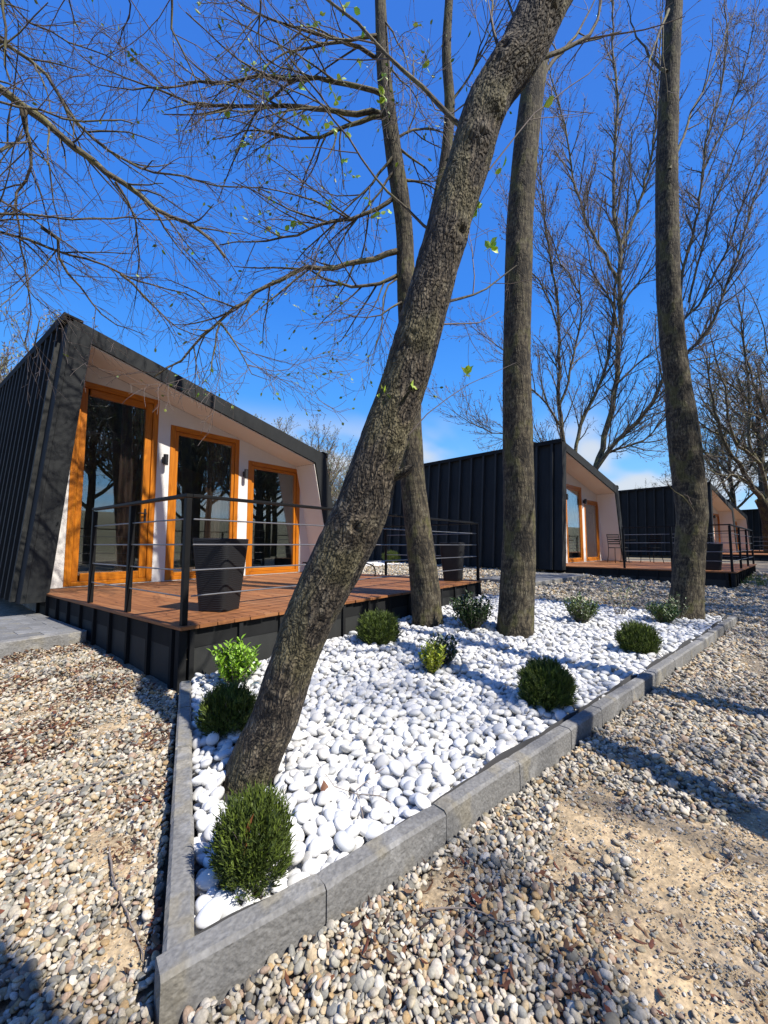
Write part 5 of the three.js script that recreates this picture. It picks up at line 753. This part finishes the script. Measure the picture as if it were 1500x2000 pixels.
// ---------------------------------------------------------------- young leaves
{
  const put = (T, list, size, r) => { const tree = T.g, sh = new MB(); for (const p of list) { let o = V(p[0], p[1], p[2]), best = null, bd = 1e9; for (const [q, dq] of T.tips) { const e = q.distanceTo(o); if (e < bd) { bd = e; best = [q, dq]; } } if (best) { o = bd > 0.3 ? best[0].clone() : o.lerp(best[0], 0.25); if (o.distanceTo(best[0]) > 0.004) sh.twig([best[0].clone().addScaledVector(best[1], -0.01), best[0].clone().lerp(o, 0.5).add(V(0, -0.006, 0)), o], size * 0.035, size * 0.02, null); } const n = 2 + Math.floor(r() * 2.2); for (let k = 0; k < n; k++) { const d = V(r() - 0.5, r() * 0.9 - 0.35, r() - 0.5).normalize(), s = V(r() - 0.5, r() - 0.5, r() - 0.5).cross(d).normalize(), mb = new MB(), L = size * (0.55 + 0.7 * r()), c = [0.30 + 0.16 * r(), 0.48 + 0.14 * r(), 0.035 + 0.03 * r()]; mb.leaf(V(0, 0, 0), d, s, L, L * 0.72, c, 0.3); const q = part('leaf', mb.geo(true), M.leaf, tree); q.position.copy(o); } } if (sh.i.length) part('leaf_shoots', sh.geo(), M.twig, tree); };
  const r = rngOf(66);
  put(t1, [[1.401,2.711,-0.629],[1.396,2.499,-0.665],[1.279,2.766,-0.782],[1.271,2.778,-0.793],[1.37,3.002,-0.639],[1.379,3.03,-0.627],[1.394,2.552,-0.672],[1.397,1.91,-0.756],[1.385,1.87,-0.778],[1.393,1.865,-0.771],[1.377,1.929,-0.786],[1.408,1.97,-0.743],[1.449,1.68,-0.731],[1.572,1.76,-0.565],[1.563,1.769,-0.578],[1.581,1.784,-0.556],[1.557,1.758,-0.593],[1.592,1.816,-0.542],[1.682,1.878,-0.422],[1.674,1.872,-0.435],[1.482,2.326,-0.623],[1.454,2.249,-0.672],[1.352,1.727,-0.874],[1.36,1.701,-0.869],[1.347,2.406,-0.796],[1.339,2.393,-0.81],[1.552,2.82,-0.484],[1.53,2.626,-0.54]], 0.046, r);
  const r2 = rngOf(67), P = [[2.937,6.887,-2.807],[3.01,6.912,-2.707],[2.936,6.145,-2.898],[3.211,6.125,-2.545],[3.352,5.242,-2.477],[3.475,5.073,-2.339],[3.219,5.979,-2.543],[2.707,6.644,-3.107],[2.821,6.447,-2.983],[2.756,6.806,-3.017],[2.556,6.247,-3.342],[2.659,5.967,-3.244],[2.529,5.825,-3.425],[2.47,5.379,-3.555],[2.496,5.227,-3.539],[2.635,5.707,-3.294],[2.723,5.65,-3.186],[2.86,5.62,-3.01],[2.915,5.534,-2.947],[3.036,5.493,-2.795],[2.795,5.491,-3.099],[2.981,5.223,-2.892],[2.321,5.387,-3.713],[2.649,4.501,-3.405],[2.613,4.4,-3.461],[2.515,4.415,-3.581],[2.71,4.551,-3.31],[3.232,4.605,-2.631],[3.261,4.658,-2.583],[3.186,4.739,-2.665],[3.302,4.654,-2.524],[3.041,5.093,-2.796],[2.892,5.805,-2.89],[2.85,5.913,-2.926],[2.997,6.24,-2.691],[3.026,6.567,-2.608],[3.373,6.674,-2.146],[3.457,6.122,-2.107],[2.253,6.12,-3.645],[2.313,6.227,-3.551],[2.146,5.649,-3.837],[2.437,5.839,-3.436],[3.065,4.961,-2.743],[2.879,4.686,-3.015],[2.496,6.432,-3.272],[2.643,6.211,-3.108]], R = [];
  put(t2, P, 0.075, r2);
  const mb = new MB(), tips = t2.tips.filter(([p]) => p.y > 2); for (let k = 0; k < 900; k++) { const [p, d] = tips[Math.floor(r2() * tips.length)], s = V(r2() - 0.5, r2() - 0.5, r2() - 0.5).cross(d).normalize(); mb.leaf(p, d, s, 0.03 + r2() * 0.03, 0.02 + 0.012 * r2(), [0.13 + 0.08 * r2(), 0.21 + 0.09 * r2(), 0.03], 0.3); }
  const b = part('leaf_buds', mb.geo(true), M.leaf, t2.g); b.userData.kind = 'stuff';
}

// ================================================================ SHRUBS
function conifer(x, z, h, rad, n, label, seed, tone) {
  const g = thing('conifer_ball', label, 'shrub', 'clipped round conifers in the pebble bed'); const y0 = ground(x, z) + 0.03; g.position.set(x, y0, z);
  const r = rngOf(seed), mb = new MB(), ax = V(0, 0, 0);
  for (let k = 0; k < n; k++) {
    const u = r() * 2 - 1, a = r() * 6.283, q = Math.sqrt(1 - u * u), rr = Math.pow(r(), 0.30), lump = 1 + 0.27 * (fbm(Math.cos(a) * 3 + 4, Math.sin(a) * 3 + u * 4 + 9, seed, 3) - 0.5) * 2;
    const d = V(Math.cos(a) * q, u, Math.sin(a) * q), o = V(d.x * rad * rr * lump, h * 0.5 + d.y * h * 0.5 * rr * lump, d.z * rad * rr * lump); if (o.y < 0.01) continue;
    const dir = d.clone().multiplyScalar(0.55).add(V((r() - 0.5) * 0.7, 0.75, (r() - 0.5) * 0.7)).normalize(), L = rad * (0.13 + 0.17 * r() * r() + 0.05 * r());
    const t = r(), c = [tone[0] * (0.55 + 0.9 * t), tone[1] * (0.55 + 0.8 * t), tone[2] * (0.6 + 0.6 * r())];
    for (let b = 0; b < 4; b++) { const dd = dir.clone().add(V((r() - 0.5) * 1.1, (r() - 0.5) * 0.8, (r() - 0.5) * 1.1)).normalize(), s = V(r() - 0.5, r() - 0.5, r() - 0.5).cross(dd).normalize(); mb.blade(o.clone().addScaledVector(dir, L * 0.25 * b), dd, s, L * (0.6 + 0.5 * r()), rad * 0.032, c); }
  }
  part('foliage', mb.geo(true), M.foliage, g);
  const st = new MB(); for (let k = 0; k < 5; k++) { const a = k * 1.26 + r(); st.twig([V(0, -0.04, 0), V(Math.cos(a) * rad * 0.15, h * 0.2, Math.sin(a) * rad * 0.15), V(Math.cos(a) * rad * 0.5, h * 0.6, Math.sin(a) * rad * 0.5)], rad * 0.05, rad * 0.015, null); } for (let k = 0; k < 16; k++) { const a = r() * 6.28, u = 0.2 + r() * 0.75; const e = V(Math.cos(a) * rad * 0.92, h * u, Math.sin(a) * rad * 0.92); st.twig([V(0, h * 0.25, 0), e.clone().multiplyScalar(0.6).setY(h * mix(0.3, u, 0.6)), e], rad * 0.022, rad * 0.01, null); }
  part('stem', st.geo(), M.twig, g); part('root_soil', new THREE.CylinderGeometry(rad * 0.75, rad * 0.9, 0.05, 18), M.soil, g);
  return g;
}
function shrub(x, z, h, rad, stems, leaves, size, label, seed, tone, mat = M.gloss) {
  const g = thing('leafy_shrub', label, 'shrub', 'leafy shrubs in the pebble bed'); g.position.set(x, ground(x, z) + 0.03, z);
  const r = rngOf(seed), st = new MB(), mb = new MB();
  for (let k = 0; k < stems; k++) {
    const a = r() * 6.283, sp = Math.sqrt(r()), top = V(Math.cos(a) * rad * sp, h * (0.55 + 0.45 * r()) * (1 - 0.25 * sp), Math.sin(a) * rad * sp), pts = [V(0, -0.03, 0), V(top.x * 0.45, top.y * 0.4, top.z * 0.45), V(top.x * 0.8, top.y * 0.72, top.z * 0.8), top]; st.twig(pts, 0.004, 0.0015, null);
    const cv = new THREE.CatmullRomCurve3(pts);
    for (let q = 0; q < leaves; q++) { const t = mix(0.12, 1, Math.pow((q + r() * 0.8) / leaves, 0.8)), o = cv.getPoint(t), b = q * 2.4 + k, tg = cv.getTangent(t), d = V(Math.cos(b), 0.45 + 0.5 * t, Math.sin(b)).addScaledVector(tg, 0.5).normalize(), s = V(0, 1, 0).cross(d).normalize(), L = size * (0.65 + 0.6 * r()), v = 0.7 + 0.6 * r(); mb.leaf(o, d, s, L, L * 0.48, [tone[0] * v, tone[1] * v, tone[2] * v], 0.4); }
  }
  part('foliage', mb.geo(true), mat, g); part('stem', st.geo(), M.twig, g); return g;
}
const MG = [0.070, 0.108, 0.012];
conifer(0.778, -1.100, 0.265, 0.104, 4400, 'nearest conifer ball, lush green, at the foot of the leaning trunk', 1201, MG);
conifer(1.265, -2.03, 0.255, 0.13, 4200, 'dark conifer ball between the left kerb and the leaning trunk', 1202, MG);
conifer(3.13, -2.51, 0.31, 0.19, 3600, 'shaded conifer ball against the dark deck skirt', 1203, MG);
conifer(2.665, -0.815, 0.285, 0.148, 4800, 'dark conifer ball beside the stepped kerb in the middle of the bed', 1204, MG);
conifer(4.42, -0.53, 0.28, 0.155, 3600, 'round conifer ball near the kerb in front of the tall trunk', 1205, MG);
conifer(7.18, -0.22, 0.33, 0.15, 2200, 'small dark conifer ball behind the tall trunk', 1206, MG);
conifer(4.35, -2.72, 0.36, 0.15, 2200, 'narrow conifer right behind the forked trunk', 1207, MG);
conifer(11.3, -8.5, 0.40, 0.28, 1800, 'small conifer ball in the far white bed beyond the deck', 1208, MG);
shrub(1.68, -2.63, 0.38, 0.175, 80, 13, 0.044, 'bright lime green broadleaf shrub at the corner of the deck', 1301, [0.20, 0.36, 0.02]);
shrub(2.76, -1.69, 0.30, 0.10, 40, 14, 0.04, 'yellow-green variegated shrub in the middle of the bed', 1302, [0.33, 0.38, 0.035]);
shrub(2.95, -1.72, 0.34, 0.13, 46, 14, 0.04, 'dark green shrub growing beside the yellow-green one', 1303, [0.035, 0.065, 0.018]);
shrub(4.2, -2.06, 0.48, 0.24, 90, 15, 0.05, 'wide dark glossy shrub beside the forked trunk', 1304, [0.04, 0.075, 0.018]);
shrub(5.36, -1.22, 0.42, 0.20, 80, 14, 0.042, 'light green twiggy shrub behind the straight trunk', 1305, [0.085, 0.13, 0.03]);
shrub(6.06, -0.46, 0.33, 0.20, 60, 13, 0.045, 'small green shrub beside the foot of the tall trunk', 1306, [0.08, 0.13, 0.025]);
shrub(6.35, -0.32, 0.46, 0.16, 20, 10, 0.035, 'thin sprawling shrub leaning on the foot of the tall trunk', 1308, [0.07, 0.11, 0.03]);
shrub(6.25, -0.95, 0.62, 0.34, 14, 14, 0.03, 'tall airy sprigs with tiny leaves behind the pebble bed', 1307, [0.12, 0.16, 0.045]);
// far white bed beside the second cabin
{ const r = rngOf(654), n = 900, im = new THREE.InstancedMesh(PEBBLES[1], M.pebble, n); for (let k = 0; k < n; k++) { const x = 9.7 + r() * 4.6, z = -9.6 + r() * 1.6; E3.set(r() * 0.5, r() * 6, r() * 0.5); im.setMatrixAt(k, M4.compose(P3.set(x, ground(x, z) + 0.03, z), Q.setFromEuler(E3), S3.set(0.075, 0.04, 0.06))); im.setColorAt(k, lin(1, 1, 1)); } im.name = 'far_pebbles'; im.userData = { kind: 'stuff', label: 'white pebbles of a second bed beyond the deck', category: 'pebbles' }; im.castShadow = im.receiveShadow = true; scene.add(im); }
// grass tuft by the second deck
{ const r = rngOf(99), mb = new MB(); for (let k = 0; k < 700; k++) { const x = 11.6 + r() * 2.6, z = 0.75 + (r() - 0.5) * 0.9, d = V((r() - 0.5) * 0.8, 1, (r() - 0.5) * 0.8).normalize(); mb.blade(V(x, ground(x, z), z), d, V(r() - 0.5, 0, r() - 0.5).normalize(), 0.06 + r() * 0.12, 0.012, [0.10 + r() * 0.08, 0.15 + r() * 0.08, 0.03]); } const m = new THREE.Mesh(mb.geo(true), M.foliage); m.name = 'grass'; m.userData = { kind: 'stuff', label: 'thin grass tufts at the corner of the second deck', category: 'grass' }; m.castShadow = true; scene.add(m); }

// ================================================================ FALLEN TWIGS AND LEAVES
{
  const r = rngOf(4321);
  const lay = (xz, label, rad, heap = M.heap, lift = 0.006, forks = 1) => { const g = thing('fallen_twig', label, 'twig', 'fallen twigs'); const pts = []; for (let k = 0; k < xz.length - 1; k++) for (let q = 0; q < 5; q++) { const x = mix(xz[k][0], xz[k + 1][0], q / 5) + (r() - 0.5) * 0.008, z = mix(xz[k][1], xz[k + 1][1], q / 5) + (r() - 0.5) * 0.008; pts.push(V(x, heap.at(x, z) + lift + r() * 0.004, z)); } for (let k = 1; k < pts.length - 1; k++) pts[k].y = (pts[k - 1].y + pts[k].y + pts[k + 1].y) / 3 + 0.002; const mb = new MB(); mb.tube(pts, pts.map((_, k) => mix(rad, rad * 0.4, k / pts.length)), 6, null); part('stick', mb.geo(), M.stick, g); for (let f = 0; f < forks; f++) { const o = pts[Math.floor(pts.length * (0.4 + 0.25 * f))], m2 = new MB(), a = r() * 6.28; m2.twig([o, o.clone().add(V(Math.cos(a) * 0.06, 0.012, Math.sin(a) * 0.06)), o.clone().add(V(Math.cos(a + 0.3) * 0.13, 0.008, Math.sin(a + 0.3) * 0.13))], rad * 0.6, rad * 0.25, null); part('side_shoot', m2.geo(), M.stick, g); } };
  const W = (p) => p.map((q) => [q[0], q[2]]);
  lay([[0.42, -2.1], [0.62, -2.12], [0.85, -2.05], [1.0, -2.1]], 'long thin twig lying across the gravel towards the left kerb', 0.0045);
  lay([[0.60, -1.66], [0.545, -1.45], [0.525, -1.25], [0.50, -1.12]], 'short upright-lying twig on the sandy patch left of the kerb', 0.004);
  lay([[0.72, -2.9], [0.8, -2.65], [0.78, -2.45]], 'thin twig on the gravel below the paved step', 0.003);
  lay([[1.05, -0.68], [1.12, -0.58], [1.14, -0.47], [1.2, -0.40]], 'dark twig on the gravel against the outer kerb face', 0.003);
  lay([[1.7, -0.05], [1.85, 0.02], [2.0, -0.02]], 'thin twig lying on the bare sand', 0.0025);
  lay([[1.15, -0.98], [1.28, -1.14], [1.55, -1.12], [1.85, -1.2]], 'thin curved twig lying on the white pebbles', 0.0022, M.bedHeap);
  lay([[1.30, -0.98], [1.22, -1.2], [1.30, -1.45]], 'fine grey twig on the white pebbles beside the curved one', 0.0018, M.bedHeap);
  lay([[4.2, -0.36], [4.28, -0.31], [4.36, -0.33]], 'short grey twig standing by the kerb near the tall trunk', 0.003, M.bedHeap, 0.05);
  const dry = (x, z, label, heap, L, c) => { const mb = new MB(); mb.leaf(V(0, 0, 0), V(1, 0.1, 0), V(0, 0.3, 1).normalize(), L, L * 0.55, c, 0.6); const m = new THREE.Mesh(mb.geo(true), M.foliage); m.name = numbered('dry_leaf'); m.position.set(x, heap.at(x, z) + 0.006, z); m.rotation.set(0.2, r() * 6, 0.3); m.castShadow = true; tag(m, label, 'leaf', 'dry brown leaves'); scene.add(m); };
  dry(1.15, -1.18, 'dry curled brown leaf lying on the white pebbles near the leaning trunk', M.bedHeap, 0.06, [0.16, 0.07, 0.035]);
  dry(1.55, -1.35, 'small dry brown husk in the middle of the white pebbles', M.bedHeap, 0.035, [0.12, 0.05, 0.03]);
  dry(1.42, -0.93, 'small dry brown leaf on the pebbles beside the kerb', M.bedHeap, 0.03, [0.13, 0.06, 0.03]);
  dry(0.56, -1.01, 'brown leaf tucked in the corner of the kerb', M.bedHeap, 0.05, [0.17, 0.09, 0.05]);
  dry(0.98, -0.55, 'broad brown leaf on the gravel outside the kerb', M.heap, 0.05, [0.22, 0.13, 0.07]);
  const br = new MB(); br.leaf(V(0, 0, 0), V(0, 1, 0.15).normalize(), V(1, 0, 0), 0.10, 0.018, [0.26, 0.10, 0.035], 0.5); br.leaf(V(-0.012, -0.03, 0.004), V(0.1, 1, 0.15).normalize(), V(1, 0, 0), 0.07, 0.014, [0.30, 0.12, 0.04], 0.5);
  const m = new THREE.Mesh(br.geo(true), M.foliage); m.name = numbered('dry_leaf'); m.position.set(0.74, 0.20, -1.075); tag(m, 'narrow rust brown leaf caught in the nearest conifer ball', 'leaf', 'dry brown leaves'); scene.add(m);
}
let tris = 0; const seenGeo = new Set(); scene.traverse((o) => { if (o.isMesh && !o.isInstancedMesh) { o.castShadow = o.receiveShadow = true; if (!seenGeo.has(o.geometry)) { seenGeo.add(o.geometry); tris += (o.geometry.index ? o.geometry.index.count : o.geometry.attributes.position.count) / 3; } } });
console.log('triangles', Math.round(tris));
renderer.render(scene, camera);
